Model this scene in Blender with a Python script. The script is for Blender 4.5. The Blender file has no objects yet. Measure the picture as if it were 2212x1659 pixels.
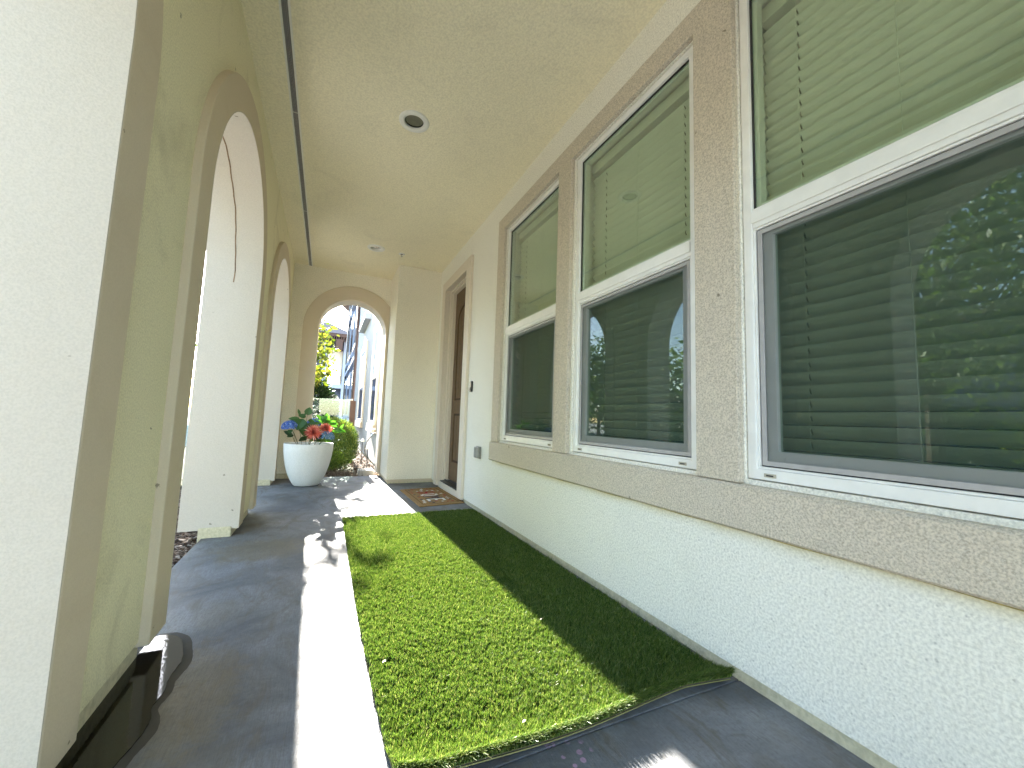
import bpy, bmesh, math, random
import numpy as np
from mathutils import Vector, Matrix
R = math.radians
random.seed(7); rng = np.random.default_rng(11)
S = bpy.context.scene
COL = S.collection

# ---------------------------------------------------------------- camera
cam = bpy.data.cameras.new('camera'); co = bpy.data.objects.new('camera', cam); COL.objects.link(co)
cam.sensor_width = 36; cam.lens = 849.67 / 2212 * 36; cam.clip_start = 0.02; cam.clip_end = 2000
co.matrix_world = Matrix(((0.90348579, -0.06946718, -0.42295122, 0), (-0.42726579, -0.06764613, -0.90159189, 0),
                          (0.03402004, 0.99528805, -0.09079827, 0.96), (0, 0, 0, 1)))
S.camera = co

# ---------------------------------------------------------------- light
SUN_EL, SUN_AZ = R(19.5), R(-2.0)            # azimuth from +Y towards +X
W = bpy.data.worlds.new('World'); S.world = W; W.use_nodes = True
nt = W.node_tree; nt.nodes.clear()
sky = nt.nodes.new('ShaderNodeTexSky'); sky.sky_type = 'NISHITA'; sky.sun_disc = False
sky.sun_elevation = SUN_EL; sky.sun_rotation = SUN_AZ; sky.altitude = 50; sky.air_density = 1.0; sky.dust_density = 0.6; sky.ozone_density = 1.0
bg = nt.nodes.new('ShaderNodeBackground'); bg.inputs[1].default_value = 0.088
wo = nt.nodes.new('ShaderNodeOutputWorld'); nt.links.new(sky.outputs[0], bg.inputs[0]); nt.links.new(bg.outputs[0], wo.inputs[0])
sl = bpy.data.lights.new('sun', 'SUN'); sl.energy = 4.4; sl.angle = R(0.5); sl.color = (1.0, 0.95, 0.86)
so = bpy.data.objects.new('sun', sl); COL.objects.link(so)
sd = Vector((math.sin(SUN_AZ) * math.cos(SUN_EL), math.cos(SUN_AZ) * math.cos(SUN_EL), math.sin(SUN_EL)))
so.rotation_euler = sd.to_track_quat('Z', 'Y').to_euler(); so.location = (0, 20, 12)
S.view_settings.view_transform = 'Standard'; S.view_settings.look = 'None'; S.view_settings.gamma = 1
S.view_settings.use_curve_mapping = False
S.view_settings.exposure = 4.0
S.cycles.use_denoising = True
S.cycles.max_bounces = 14; S.cycles.diffuse_bounces = 8; S.cycles.transparent_max_bounces = 24
S.cycles.sample_clamp_indirect = 8

# ---------------------------------------------------------------- materials
MATS = {}
def srgb(r, g, b):
    f = lambda c: (c / 12.92 if c <= 0.04045 else ((c + 0.055) / 1.055) ** 2.4)
    return (f(r / 255), f(g / 255), f(b / 255), 1)
class N:
    """small node-graph helper"""
    def __init__(s, name):
        s.m = bpy.data.materials.new(name); s.m.use_nodes = True; s.t = s.m.node_tree; s.t.nodes.clear()
        s.out = s.t.nodes.new('ShaderNodeOutputMaterial'); MATS[name] = s.m
        s.co = s.t.nodes.new('ShaderNodeTexCoord').outputs['Object']
    def n(s, typ, **kw):
        x = s.t.nodes.new(typ)
        for k, v in kw.items():
            if k in x.inputs.keys() if not k.startswith('_') else False: pass
            setattr(x, k.lstrip('_'), v)
        return x
    def l(s, a, b): s.t.links.new(a, b)
    def noise(s, scale, detail=4, rough=0.55, vec=None, stretch=None, dist=0):
        v = vec or s.co
        if stretch:
            mp = s.n('ShaderNodeMapping'); mp.inputs['Scale'].default_value = stretch; s.l(v, mp.inputs[0]); v = mp.outputs[0]
        x = s.n('ShaderNodeTexNoise'); x.inputs['Scale'].default_value = scale; x.inputs['Detail'].default_value = detail
        x.inputs['Roughness'].default_value = rough; x.inputs['Distortion'].default_value = dist; s.l(v, x.inputs['Vector'])
        return x.outputs['Fac']
    def ramp(s, fac, stops):
        x = s.n('ShaderNodeValToRGB'); e = x.color_ramp.elements
        while len(e) < len(stops): e.new(0.5)
        for i, (p, c) in enumerate(stops):
            e[i].position = p; e[i].color = c if len(c) == 4 else (*c, 1)
        s.l(fac, x.inputs[0]); return x.outputs[0]
    def step(s, fac, a, b): return s.ramp(fac, [(a, (0, 0, 0, 1)), (b, (1, 1, 1, 1))])
    def mix(s, fac, a, b, mode='MIX'):
        x = s.n('ShaderNodeMix'); x.data_type = 'RGBA'; x.blend_type = mode
        for v, i in ((fac, 0), (a, 6), (b, 7)):
            if isinstance(v, (int, float)): x.inputs[i].default_value = v
            elif isinstance(v, tuple): x.inputs[i].default_value = v if len(v) == 4 else (*v, 1)
            else: s.l(v, x.inputs[i])
        return x.outputs[2]
    def math(s, op, a, b=0.0):
        x = s.n('ShaderNodeMath'); x.operation = op
        for v, i in ((a, 0), (b, 1)):
            if isinstance(v, (int, float)): x.inputs[i].default_value = v
            else: s.l(v, x.inputs[i])
        return x.outputs[0]
    def bump(s, h, dist, strength=1.0, normal=None):
        x = s.n('ShaderNodeBump'); x.inputs['Distance'].default_value = dist; x.inputs['Strength'].default_value = strength
        s.l(h, x.inputs['Height'])
        if normal: s.l(normal, x.inputs['Normal'])
        return x.outputs[0]
    def pbr(s, color, rough=0.8, normal=None, spec=0.3, metal=0.0, trans=None):
        b = s.n('ShaderNodeBsdfPrincipled')
        if isinstance(color, tuple): b.inputs['Base Color'].default_value = color if len(color) == 4 else (*color, 1)
        else: s.l(color, b.inputs['Base Color'])
        if isinstance(rough, (int, float)): b.inputs['Roughness'].default_value = rough
        else: s.l(rough, b.inputs['Roughness'])
        b.inputs['Specular IOR Level'].default_value = spec; b.inputs['Metallic'].default_value = metal
        if normal: s.l(normal, b.inputs['Normal'])
        s.l(b.outputs[0], s.out.inputs[0]); return b

def stucco(name, c, fine=130, bd=0.0022, contrast=0.10, stain=0.12, stainc=(0.16, 0.14, 0.10), pit=0.35, strength=0.9):
    s = N(name)
    g = s.noise(fine, 3, 0.6); g2 = s.noise(fine * 0.42, 2, 0.5); big = s.noise(1.3, 5, 0.6)
    v = s.n('ShaderNodeTexVoronoi'); v.inputs['Scale'].default_value = fine * 0.55; s.l(s.co, v.inputs['Vector'])
    dots = s.step(v.outputs['Distance'], 0.05, 0.28)
    col = s.mix(s.step(g, 0.35, 0.62), tuple(x * (1 - contrast * 1.6) for x in c), tuple(min(1, x * (1 + contrast * 0.5)) for x in c))
    sparse = s.math('MULTIPLY', s.math('SUBTRACT', 1.0, dots), s.step(s.noise(fine * 0.2, 2), 0.46, 0.62))
    col = s.mix(s.math('MULTIPLY', sparse, pit), col, tuple(x * 0.45 for x in c))
    st = s.step(s.noise(2.1, 6, 0.7, dist=0.6), 0.54, 0.72)
    col = s.mix(s.math('MULTIPLY', st, stain), col, stainc)
    col = s.mix(s.math('MULTIPLY', s.step(big, 0.4, 0.7), 0.10), col, tuple(x * 0.8 for x in c))
    if fine >= 150:      # sparse dings, chips and insect specks on the smooth surfaces
        vz = s.n('ShaderNodeTexVoronoi'); vz.inputs['Scale'].default_value = 5.5; wv = s.n('ShaderNodeVectorMath'); wv.operation = 'ADD'
        nzc = s.n('ShaderNodeTexNoise'); nzc.inputs['Scale'].default_value = 60; s.l(s.co, nzc.inputs['Vector'])
        sc_ = s.n('ShaderNodeVectorMath'); sc_.operation = 'SCALE'; sc_.inputs['Scale'].default_value = 0.03; s.l(nzc.outputs['Color'], sc_.inputs[0])
        s.l(s.co, wv.inputs[0]); s.l(sc_.outputs[0], wv.inputs[1]); s.l(wv.outputs[0], vz.inputs['Vector'])
        mk = s.math('SUBTRACT', 1.0, s.step(vz.outputs['Distance'], 0.035, 0.055))
        col = s.mix(s.math('MULTIPLY', mk, 0.7), col, (0.10, 0.08, 0.05))
    h = s.math('ADD', g, s.math('MULTIPLY', g2, 1.3))
    s.pbr(col, 0.92, s.bump(h, bd, strength), 0.15); return s.m

CREAM = (0.86, 0.81, 0.685)
stucco('cream_stucco', CREAM, fine=85, pit=0.5)
def yellow_band(name):  # wall stucco with a yellow tint that strengthens upward to the sill band
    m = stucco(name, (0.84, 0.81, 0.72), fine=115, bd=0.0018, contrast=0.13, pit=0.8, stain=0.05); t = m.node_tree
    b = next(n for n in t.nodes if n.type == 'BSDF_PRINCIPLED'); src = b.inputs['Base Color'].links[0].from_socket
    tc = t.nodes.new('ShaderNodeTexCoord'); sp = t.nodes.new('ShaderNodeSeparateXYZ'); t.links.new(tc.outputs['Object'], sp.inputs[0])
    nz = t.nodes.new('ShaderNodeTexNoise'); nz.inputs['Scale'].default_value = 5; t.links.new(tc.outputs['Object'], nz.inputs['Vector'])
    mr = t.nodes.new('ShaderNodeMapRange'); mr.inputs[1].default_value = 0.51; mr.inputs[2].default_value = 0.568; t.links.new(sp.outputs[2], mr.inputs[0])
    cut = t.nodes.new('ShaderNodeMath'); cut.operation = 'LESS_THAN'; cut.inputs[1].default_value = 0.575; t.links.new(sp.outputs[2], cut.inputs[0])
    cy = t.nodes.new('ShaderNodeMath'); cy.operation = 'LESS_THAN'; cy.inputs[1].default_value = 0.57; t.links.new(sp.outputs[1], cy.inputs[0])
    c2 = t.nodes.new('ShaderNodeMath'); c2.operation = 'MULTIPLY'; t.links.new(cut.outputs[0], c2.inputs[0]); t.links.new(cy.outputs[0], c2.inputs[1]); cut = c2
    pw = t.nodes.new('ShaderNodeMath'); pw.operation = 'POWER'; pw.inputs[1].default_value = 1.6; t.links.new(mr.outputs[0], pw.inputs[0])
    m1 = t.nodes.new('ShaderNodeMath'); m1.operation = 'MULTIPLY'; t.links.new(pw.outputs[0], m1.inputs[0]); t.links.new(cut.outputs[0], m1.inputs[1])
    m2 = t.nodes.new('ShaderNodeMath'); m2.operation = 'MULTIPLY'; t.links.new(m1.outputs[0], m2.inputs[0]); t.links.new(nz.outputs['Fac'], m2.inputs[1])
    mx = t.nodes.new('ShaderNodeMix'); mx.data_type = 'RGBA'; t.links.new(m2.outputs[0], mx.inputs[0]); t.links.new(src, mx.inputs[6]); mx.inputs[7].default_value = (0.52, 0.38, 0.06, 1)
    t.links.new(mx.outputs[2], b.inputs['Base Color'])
yellow_band('house_stucco')
stucco('ceiling_stucco', (0.90, 0.83, 0.62), fine=80, bd=0.0028, contrast=0.07, stain=0.10, pit=0.2)
stucco('column_stucco', (0.82, 0.765, 0.545), fine=150, bd=0.003, stain=0.28, stainc=(0.22, 0.17, 0.09))
stucco('tan_stucco', (0.62, 0.545, 0.44), fine=150, contrast=0.21, stain=0.35, stainc=(0.42, 0.38, 0.33), pit=0.75)
stucco('smooth_trim', (0.62, 0.53, 0.40), fine=190, bd=0.0007, contrast=0.03, stain=0.16, stainc=(0.40, 0.29, 0.15), pit=0.05)
stucco('jamb_plaster', (0.585, 0.53, 0.455), fine=170, bd=0.0010, contrast=0.05, stain=0.08, stainc=(0.45, 0.36, 0.26), pit=0.05)
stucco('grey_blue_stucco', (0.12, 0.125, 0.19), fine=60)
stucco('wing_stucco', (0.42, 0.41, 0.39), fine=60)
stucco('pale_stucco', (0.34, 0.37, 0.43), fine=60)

def simple(name, c, rough=0.5, spec=0.4, metal=0.0, var=0.08, bump=0.0, scale=30):
    s = N(name); f = s.noise(scale, 4)
    col = s.mix(s.step(f, 0.35, 0.7), tuple(x * (1 - var) for x in c), tuple(min(1, x * (1 + var)) for x in c))
    s.pbr(col, rough, s.bump(f, bump) if bump else None, spec, metal); return s.m
simple('white_vinyl', (0.82, 0.80, 0.76), 0.38, 0.5, var=0.04, scale=14)
simple('white_metal', (0.80, 0.78, 0.72), 0.35, 0.5, var=0.03)
simple('screen_frame', (0.40, 0.38, 0.37), 0.45, 0.4, var=0.06)
simple('dark_gasket', (0.03, 0.03, 0.03), 0.6)
simple('slot_beige', (0.45, 0.41, 0.32), 0.6)
simple('blind_slat', (0.70, 0.68, 0.60), 0.5, 0.3, var=0.03, scale=6)
simple('blind_cord', (0.12, 0.10, 0.08), 0.8)
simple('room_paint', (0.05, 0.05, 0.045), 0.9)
simple('door_wood', (0.125, 0.075, 0.036), 0.45, 0.4, var=0.2, scale=18)
simple('door_groove', (0.05, 0.028, 0.014), 0.6)
simple('door_trim', (0.68, 0.60, 0.49), 0.6, 0.3, var=0.05, bump=0.001, scale=60)
simple('black_metal', (0.015, 0.015, 0.017), 0.35, 0.5)
simple('black_plastic', (0.012, 0.012, 0.013), 0.3, 0.5)
simple('grey_cover', (0.25, 0.25, 0.24), 0.45, 0.4)
simple('lamp_lens', (0.16, 0.155, 0.10), 0.5, 0.6, var=0.12)
simple('chrome', (0.6, 0.6, 0.6), 0.25, 0.5, 1.0)
simple('soil', (0.03, 0.02, 0.014), 0.95, bump=0.01, scale=60)
simple('brown_metal', (0.07, 0.035, 0.025), 0.5)
simple('brown_wood', (0.085, 0.045, 0.03), 0.7, var=0.25)
simple('roof_tile', (0.16, 0.145, 0.16), 0.8, var=0.2)
simple('bark', (0.10, 0.075, 0.05), 0.9, bump=0.01, scale=50)
simple('window_dark', (0.02, 0.022, 0.026), 0.08, 0.6)
simple('seam_brown', (0.27, 0.18, 0.11), 0.9, var=0.3)
simple('concrete_block', (0.5, 0.48, 0.45), 0.9, bump=0.003)
simple('stem_brown', (0.10, 0.07, 0.035), 0.7)
simple('stem_green', (0.05, 0.09, 0.02), 0.6)
simple('foundation_concrete', (0.58, 0.52, 0.36), 0.95, var=0.15, bump=0.006, scale=45)

# planter: white terrazzo-like cement
s = N('planter_white'); f = s.noise(90, 3); g = s.noise(7, 4)
s.pbr(s.mix(s.step(f, 0.3, 0.65), (0.70, 0.70, 0.68), (0.80, 0.79, 0.77)), 0.65, s.bump(s.math('ADD', f, g), 0.0015), 0.3)

# concrete porch floor
s = N('porch_concrete')
a = s.noise(1.7, 6, 0.62, dist=0.8); b = s.noise(7.5, 6, 0.7, dist=1.2); c = s.noise(150, 3); sw = s.noise(2.6, 5, 0.65, stretch=(2.2, 0.9, 1), dist=2.2)
col = s.mix(s.step(a, 0.36, 0.66), (0.085, 0.092, 0.103), (0.25, 0.258, 0.27))
col = s.mix(s.math('MULTIPLY', s.step(sw, 0.50, 0.66), 0.7), col, (0.12, 0.10, 0.07))
col = s.mix(s.math('MULTIPLY', s.step(b, 0.50, 0.74), 0.40), col, (0.30, 0.30, 0.30))
col = s.mix(s.math('MULTIPLY', s.step(c, 0.35, 0.6), 0.22), col, (0.14, 0.13, 0.13))
def blob(s, cx, cy, rx, ry, nsc, lo=0.55, hi=1.15):
    mp = s.n('ShaderNodeMapping'); mp.vector_type = 'POINT'
    mp.inputs['Location'].default_value = (-cx / rx, -cy / ry, 0); mp.inputs['Scale'].default_value = (1 / rx, 1 / ry, 0)
    s.l(s.co, mp.inputs[0])
    ln = s.n('ShaderNodeVectorMath'); ln.operation = 'LENGTH'; s.l(mp.outputs[0], ln.inputs[0])
    d = s.math('ADD', ln.outputs['Value'], s.math('MULTIPLY', s.math('SUBTRACT', s.noise(nsc, 5, 0.75), 0.5), 1.6))
    return s.math('SUBTRACT', 1.0, s.step(d, lo, hi))
for (cx, cy, rx, ry, k, cc) in ((-0.24, 1.40, 0.10, 0.10, 0.55, (0.12, 0.11, 0.09)), (-0.27, 1.17, 0.05, 0.035, 0.55, (0.14, 0.11, 0.08)),
                                (-0.34, 3.3, 0.35, 0.30, 0.55, (0.20, 0.16, 0.09)), (-0.34, 1.7, 0.16, 0.4, 0.45, (0.20, 0.155, 0.08)),
                                (-0.40, 2.35, 0.12, 0.18, 0.4, (0.18, 0.16, 0.12)), (1.36, 0.85, 0.09, 0.12, 0.22, (0.3, 0.3, 0.3))):
    col = s.mix(s.math('MULTIPLY', blob(s, cx, cy, rx, ry, 14), k), col, cc)
spot = s.n('ShaderNodeTexVoronoi'); spot.inputs['Scale'].default_value = 34; s.l(s.co, spot.inputs['Vector'])
ps = s.math('MULTIPLY', s.math('SUBTRACT', 1.0, s.step(spot.outputs['Distance'], 0.30, 0.36)), blob(s, 0.70, 1.02, 0.085, 0.09, 12))
ps = s.math('MULTIPLY', ps, s.step(spot.outputs['Color'], 0.45, 0.5))
col = s.mix(s.math('MULTIPLY', ps, 0.75), col, (0.46, 0.28, 0.42))
br = s.noise(42, 3, 0.6, stretch=(6, 0.35, 1)); mo = s.noise(70, 4, 0.7)
col = s.mix(s.math('MULTIPLY', s.step(br, 0.44, 0.62), 0.35), col, (0.10, 0.10, 0.10)); col = s.mix(s.math('MULTIPLY', s.step(mo, 0.5, 0.62), 0.3), col, (0.09, 0.085, 0.08))
h = s.math('ADD', s.math('MULTIPLY', br, 0.6), s.math('MULTIPLY', c, 0.5))
s.pbr(col, s.ramp(b, [(0.3, (0.55,) * 3), (0.7, (0.78,) * 3)]), s.bump(h, 0.0018), 0.35)

# wet concrete
s = N('wet_concrete'); a = s.noise(9, 5, 0.6); b = s.noise(70, 3, 0.6)
s.pbr(s.mix(s.step(a, 0.3, 0.7), (0.004, 0.003, 0.002), (0.012, 0.009, 0.005)), 0.02, s.bump(b, 0.0002), 0.6)

# ground: bare mulch soil and beyond
s = N('mulch_ground'); a = s.noise(30, 5, 0.7); b = s.noise(4, 4)
s.pbr(s.mix(s.step(a, 0.35, 0.65), (0.035, 0.024, 0.017), (0.11, 0.075, 0.05)), 0.95, s.bump(a, 0.02), 0.1)
s = N('bark_chip'); g = s.n('ShaderNodeNewGeometry')
s.pbr(s.ramp(g.outputs['Random Per Island'], [(0, (0.05, 0.03, 0.02)), (0.6, (0.17, 0.11, 0.075)), (1, (0.42, 0.34, 0.27))]), 0.9, None, 0.2)
s = N('outer_ground'); a = s.noise(0.6, 6, 0.6); b = s.noise(14, 4)
s.pbr(s.mix(s.step(a, 0.38, 0.44), s.mix(b, (0.10, 0.13, 0.05), (0.16, 0.18, 0.08)), s.mix(b, (0.36, 0.345, 0.32), (0.46, 0.44, 0.41))), 0.95, s.bump(b, 0.03), 0.1)

def leafy(name, stops, trans=0.35, rough=0.5, tcol=(1.25, 1.35, 0.5)):
    s = N(name); g = s.n('ShaderNodeNewGeometry')
    col = s.ramp(g.outputs['Random Per Island'], stops)
    d = s.n('ShaderNodeBsdfPrincipled'); s.l(col, d.inputs['Base Color']); d.inputs['Roughness'].default_value = rough
    d.inputs['Specular IOR Level'].default_value = 0.35
    t = s.n('ShaderNodeBsdfTranslucent'); s.l(s.mix(1.0, col, tcol, 'MULTIPLY'), t.inputs[0])
    m = s.n('ShaderNodeMixShader'); m.inputs[0].default_value = trans
    s.l(d.outputs[0], m.inputs[1]); s.l(t.outputs[0], m.inputs[2]); s.l(m.outputs[0], s.out.inputs[0]); return s.m
leafy('turf_blade', [(0, (0.022, 0.058, 0.010)), (0.4, (0.072, 0.135, 0.024)), (0.85, (0.18, 0.245, 0.055)), (1, (0.38, 0.38, 0.18))], 0.26, 0.38, (1.1, 1.15, 0.6))
leafy('hedge_leaf', [(0, (0.03, 0.075, 0.018)), (0.6, (0.09, 0.14, 0.03)), (1, (0.24, 0.26, 0.07))], 0.35)
leafy('yellow_leaf', [(0, (0.05, 0.08, 0.012)), (0.6, (0.15, 0.17, 0.025)), (1, (0.30, 0.26, 0.05))], 0.35)
leafy('mid_leaf', [(0, (0.06, 0.11, 0.03)), (0.6, (0.13, 0.20, 0.05)), (1, (0.22, 0.28, 0.08))], 0.4)
leafy('green_leaf', [(0, (0.03, 0.07, 0.015)), (0.6, (0.07, 0.12, 0.02)), (1, (0.16, 0.20, 0.04))], 0.4)
leafy('dark_leaf', [(0, (0.010, 0.028, 0.008)), (1, (0.03, 0.06, 0.018))], 0.15)
leafy('silk_leaf', [(0, (0.03, 0.075, 0.02)), (1, (0.06, 0.14, 0.035))], 0.25, 0.45)
leafy('bright_leaf', [(0, (0.05, 0.18, 0.03)), (1, (0.12, 0.30, 0.05))], 0.4, 0.45)
leafy('blue_petal', [(0, (0.03, 0.08, 0.38)), (0.6, (0.09, 0.20, 0.55)), (1, (0.35, 0.48, 0.72))], 0.3, 0.6, (1, 1, 1.2))
leafy('pale_blue_petal', [(0, (0.06, 0.14, 0.26)), (0.6, (0.14, 0.27, 0.40)), (1, (0.40, 0.50, 0.55))], 0.3, 0.6, (1, 1, 1.2))
leafy('coral_petal', [(0, (0.55, 0.12, 0.09)), (0.6, (0.80, 0.27, 0.20)), (1, (0.85, 0.55, 0.46))], 0.3, 0.6, (1.1, 0.9, 0.8))
leafy('dry_grass', [(0, (0.10, 0.07, 0.05)), (1, (0.30, 0.24, 0.19))], 0.2)

# doormat coir
s = N('coir'); a = s.noise(260, 2); b = s.noise(9, 4)
s.pbr(s.mix(s.step(a, 0.3, 0.7), (0.20, 0.115, 0.045), (0.42, 0.27, 0.12)), 0.95, s.bump(a, 0.003), 0.1)
for nm, c in (('mat_white', (0.75, 0.72, 0.66)), ('mat_red', (0.33, 0.03, 0.03)), ('mat_navy', (0.02, 0.03, 0.07)), ('mat_edge', (0.16, 0.085, 0.03))):
    simple(nm, c, 0.95, 0.1, var=0.25, bump=0.002, scale=220)

# window glass: clear tinted pane with strong low-e reflection
def glass(name, tint, r0, refl_col=(0.9, 0.95, 1.0)):
    s = N(name)
    lw = s.n('ShaderNodeLayerWeight'); lw.inputs['Blend'].default_value = 0.5
    f5 = s.math('POWER', lw.outputs['Facing'], 3.5)
    fac = s.math('ADD', s.math('MULTIPLY', f5, 1 - r0), r0)
    t = s.n('ShaderNodeBsdfTransparent'); t.inputs[0].default_value = (*tint, 1)
    g = s.n('ShaderNodeBsdfGlossy'); g.inputs['Roughness'].default_value = 0.0; g.inputs[0].default_value = (*refl_col, 1)
    m = s.n('ShaderNodeMixShader'); s.l(fac, m.inputs[0]); s.l(t.outputs[0], m.inputs[1]); s.l(g.outputs[0], m.inputs[2])
    s.l(m.outputs[0], s.out.inputs[0]); return s.m
glass('window_glass', (0.88, 0.94, 0.86), 0.10)
glass('fence_glass', (0.86, 0.94, 0.90), 0.05)
s = N('insect_mesh')
t = s.n('ShaderNodeBsdfTransparent'); d = s.n('ShaderNodeBsdfDiffuse'); d.inputs[0].default_value = (0.03, 0.055, 0.05, 1)
m = s.n('ShaderNodeMixShader'); m.inputs[0].default_value = 0.50
s.l(t.outputs[0], m.inputs[1]); s.l(d.outputs[0], m.inputs[2]); s.l(m.outputs[0], s.out.inputs[0])
# far stonework
s = N('far_stone'); br_ = s.n('ShaderNodeTexVoronoi'); br_.inputs['Scale'].default_value = 1.6; s.l(s.co, br_.inputs['Vector'])
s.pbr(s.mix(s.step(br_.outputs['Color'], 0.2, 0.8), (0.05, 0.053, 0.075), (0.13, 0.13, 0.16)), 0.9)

# ---------------------------------------------------------------- mesh helpers
class MB:
    def __init__(s): s.v = []; s.f = []
    def add(s, vs, fs):
        o = len(s.v); s.v += [tuple(p) for p in vs]; s.f += [tuple(i + o for i in f) for f in fs]; return s
    def box(s, x0, x1, y0, y1, z0, z1):
        vs = [(x, y, z) for x in (x0, x1) for y in (y0, y1) for z in (z0, z1)]
        return s.add(vs, [(0, 1, 3, 2), (4, 6, 7, 5), (0, 4, 5, 1), (2, 3, 7, 6), (0, 2, 6, 4), (1, 5, 7, 3)])
    def prism(s, poly, ax, a0, a1):
        """poly in the two other axes (cyclic order kept: ax=0 -> (y,z), 1 -> (x,z), 2 -> (x,y))"""
        def P(p, a): return (a, p[0], p[1]) if ax == 0 else ((p[0], a, p[1]) if ax == 1 else (p[0], p[1], a))
        n = len(poly); vs = [P(p, a0) for p in poly] + [P(p, a1) for p in poly]
        fs = [tuple(range(n)), tuple(range(2 * n - 1, n - 1, -1))] + [(i, (i + 1) % n, n + (i + 1) % n, n + i) for i in range(n)]
        return s.add(vs, fs)
    def grid_wall(s, ax, a0, a1, us, vs_, holes):
        us = sorted(set([round(u, 4) for u in us])); vs_ = sorted(set([round(v, 4) for v in vs_]))
        def solid(i, j):
            if i < 0 or j < 0 or i >= len(us) - 1 or j >= len(vs_) - 1: return False
            u = (us[i] + us[i + 1]) / 2; v = (vs_[j] + vs_[j + 1]) / 2
            return not any(h[0] < u < h[1] and h[2] < v < h[3] for h in holes)
        def P(u, v, a): return (a, u, v) if ax == 0 else ((u, a, v) if ax == 1 else (u, v, a))
        idx = {}
        def V(i, j, k):
            if (i, j, k) not in idx: idx[(i, j, k)] = len(s.v); s.v.append(P(us[i], vs_[j], (a0, a1)[k]))
            return idx[(i, j, k)]
        for i in range(len(us) - 1):
            for j in range(len(vs_) - 1):
                if not solid(i, j): continue
                s.f.append((V(i, j, 0), V(i, j + 1, 0), V(i + 1, j + 1, 0), V(i + 1, j, 0)))
                s.f.append((V(i, j, 1), V(i + 1, j, 1), V(i + 1, j + 1, 1), V(i, j + 1, 1)))
                for di, dj, (p, q) in ((-1, 0, ((0, 0), (0, 1))), (1, 0, ((1, 1), (1, 0))), (0, -1, ((1, 0), (0, 0))), (0, 1, ((0, 1), (1, 1)))):
                    if not solid(i + di, j + dj):
                        s.f.append((V(i + p[0], j + p[1], 0), V(i + p[0], j + p[1], 1), V(i + q[0], j + q[1], 1), V(i + q[0], j + q[1], 0)))
        return s
    def lathe(s, prof, c, n=40, a0=0, a1=2 * math.pi):
        vs = []; m = len(prof)
        for k in range(n):
            a = 2 * math.pi * k / n
            for r, z in prof: vs.append((c[0] + r * math.cos(a), c[1] + r * math.sin(a), c[2] + z))
        fs = [(k * m + i, ((k + 1) % n) * m + i, ((k + 1) % n) * m + i + 1, k * m + i + 1) for k in range(n) for i in range(m - 1)]
        return s.add(vs, fs)
    def tube(s, pts, r, n=6, taper=None):
        pts = [Vector(p) for p in pts]; vs = []; m = len(pts)
        for i, p in enumerate(pts):
            t = (pts[min(i + 1, m - 1)] - pts[max(i - 1, 0)]).normalized()
            a = t.cross(Vector((0, 0, 1)) if abs(t.z) < 0.9 else Vector((1, 0, 0))).normalized(); b = t.cross(a)
            rr = r if taper is None else r * (1 + (taper - 1) * i / (m - 1))
            for k in range(n):
                an = 2 * math.pi * k / n; vs.append(p + (a * math.cos(an) + b * math.sin(an)) * rr)
        fs = [(i * n + k, i * n + (k + 1) % n, (i + 1) * n + (k + 1) % n, (i + 1) * n + k) for i in range(m - 1) for k in range(n)]
        fs += [tuple(range(n)), tuple(range((m - 1) * n, m * n))]
        return s.add(vs, fs)
    def mesh(s, name, org=(0, 0, 0), mat=None, smooth=False, fix=True):
        me = bpy.data.meshes.new(name)
        me.from_pydata([(p[0] - org[0], p[1] - org[1], p[2] - org[2]) for p in s.v], [], s.f)
        if fix:
            bm = bmesh.new(); bm.from_mesh(me)
            bmesh.ops.recalc_face_normals(bm, faces=bm.faces); bm.to_mesh(me); bm.free()
        if mat: me.materials.append(MATS[mat])
        if smooth: me.polygons.foreach_set('use_smooth', [True] * len(me.polygons))
        return me
def worg(p):
    o = Vector((0, 0, 0))
    while p is not None: o = o + p.location; p = p.parent
    return o
def part(name, mb, mat, parent=None, smooth=False, bevel=0.0, seg=2, kind=None, label=None):
    """world-coordinate mesh linked as a (child) object; child origin = parent origin"""
    org = worg(parent)
    me = mb if isinstance(mb, bpy.types.Mesh) else mb.mesh(name, org, mat, smooth)
    o = bpy.data.objects.new(name, me); COL.objects.link(o)
    if parent is not None: o.parent = parent
    if bevel:
        b = o.modifiers.new('bevel', 'BEVEL'); b.width = bevel; b.segments = seg; b.limit_method = 'ANGLE'; b.angle_limit = R(40)
    if kind: o['kind'] = kind
    if label: o['label'] = label
    return o
def thing(name, label, cat, loc, group=None):
    o = bpy.data.objects.new(name, None); COL.objects.link(o); o.location = loc; o.empty_display_size = 0.1
    o['label'] = label; o['category'] = cat
    if group: o['group'] = group
    return o
def tag(o, label, cat, group=None):
    o['label'] = label; o['category'] = cat
    if group: o['group'] = group
    return o
def struct(name, mb, mat, bevel=0.0, smooth=False):
    return part(name, mb, mat, None, smooth, bevel, kind='structure')
def arc(cx, cz, r, a0, a1, n=28):
    return [(cx + r * math.cos(a0 + (a1 - a0) * i / n), cz + r * math.sin(a0 + (a1 - a0) * i / n)) for i in range(n + 1)]

# ================================================================= SETTING
ZC = 3.209
XL, XT, XO = -0.58, -0.547, -0.925          # colonnade: inner wall plane, trim face, outer face
YEND = 6.63
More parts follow.
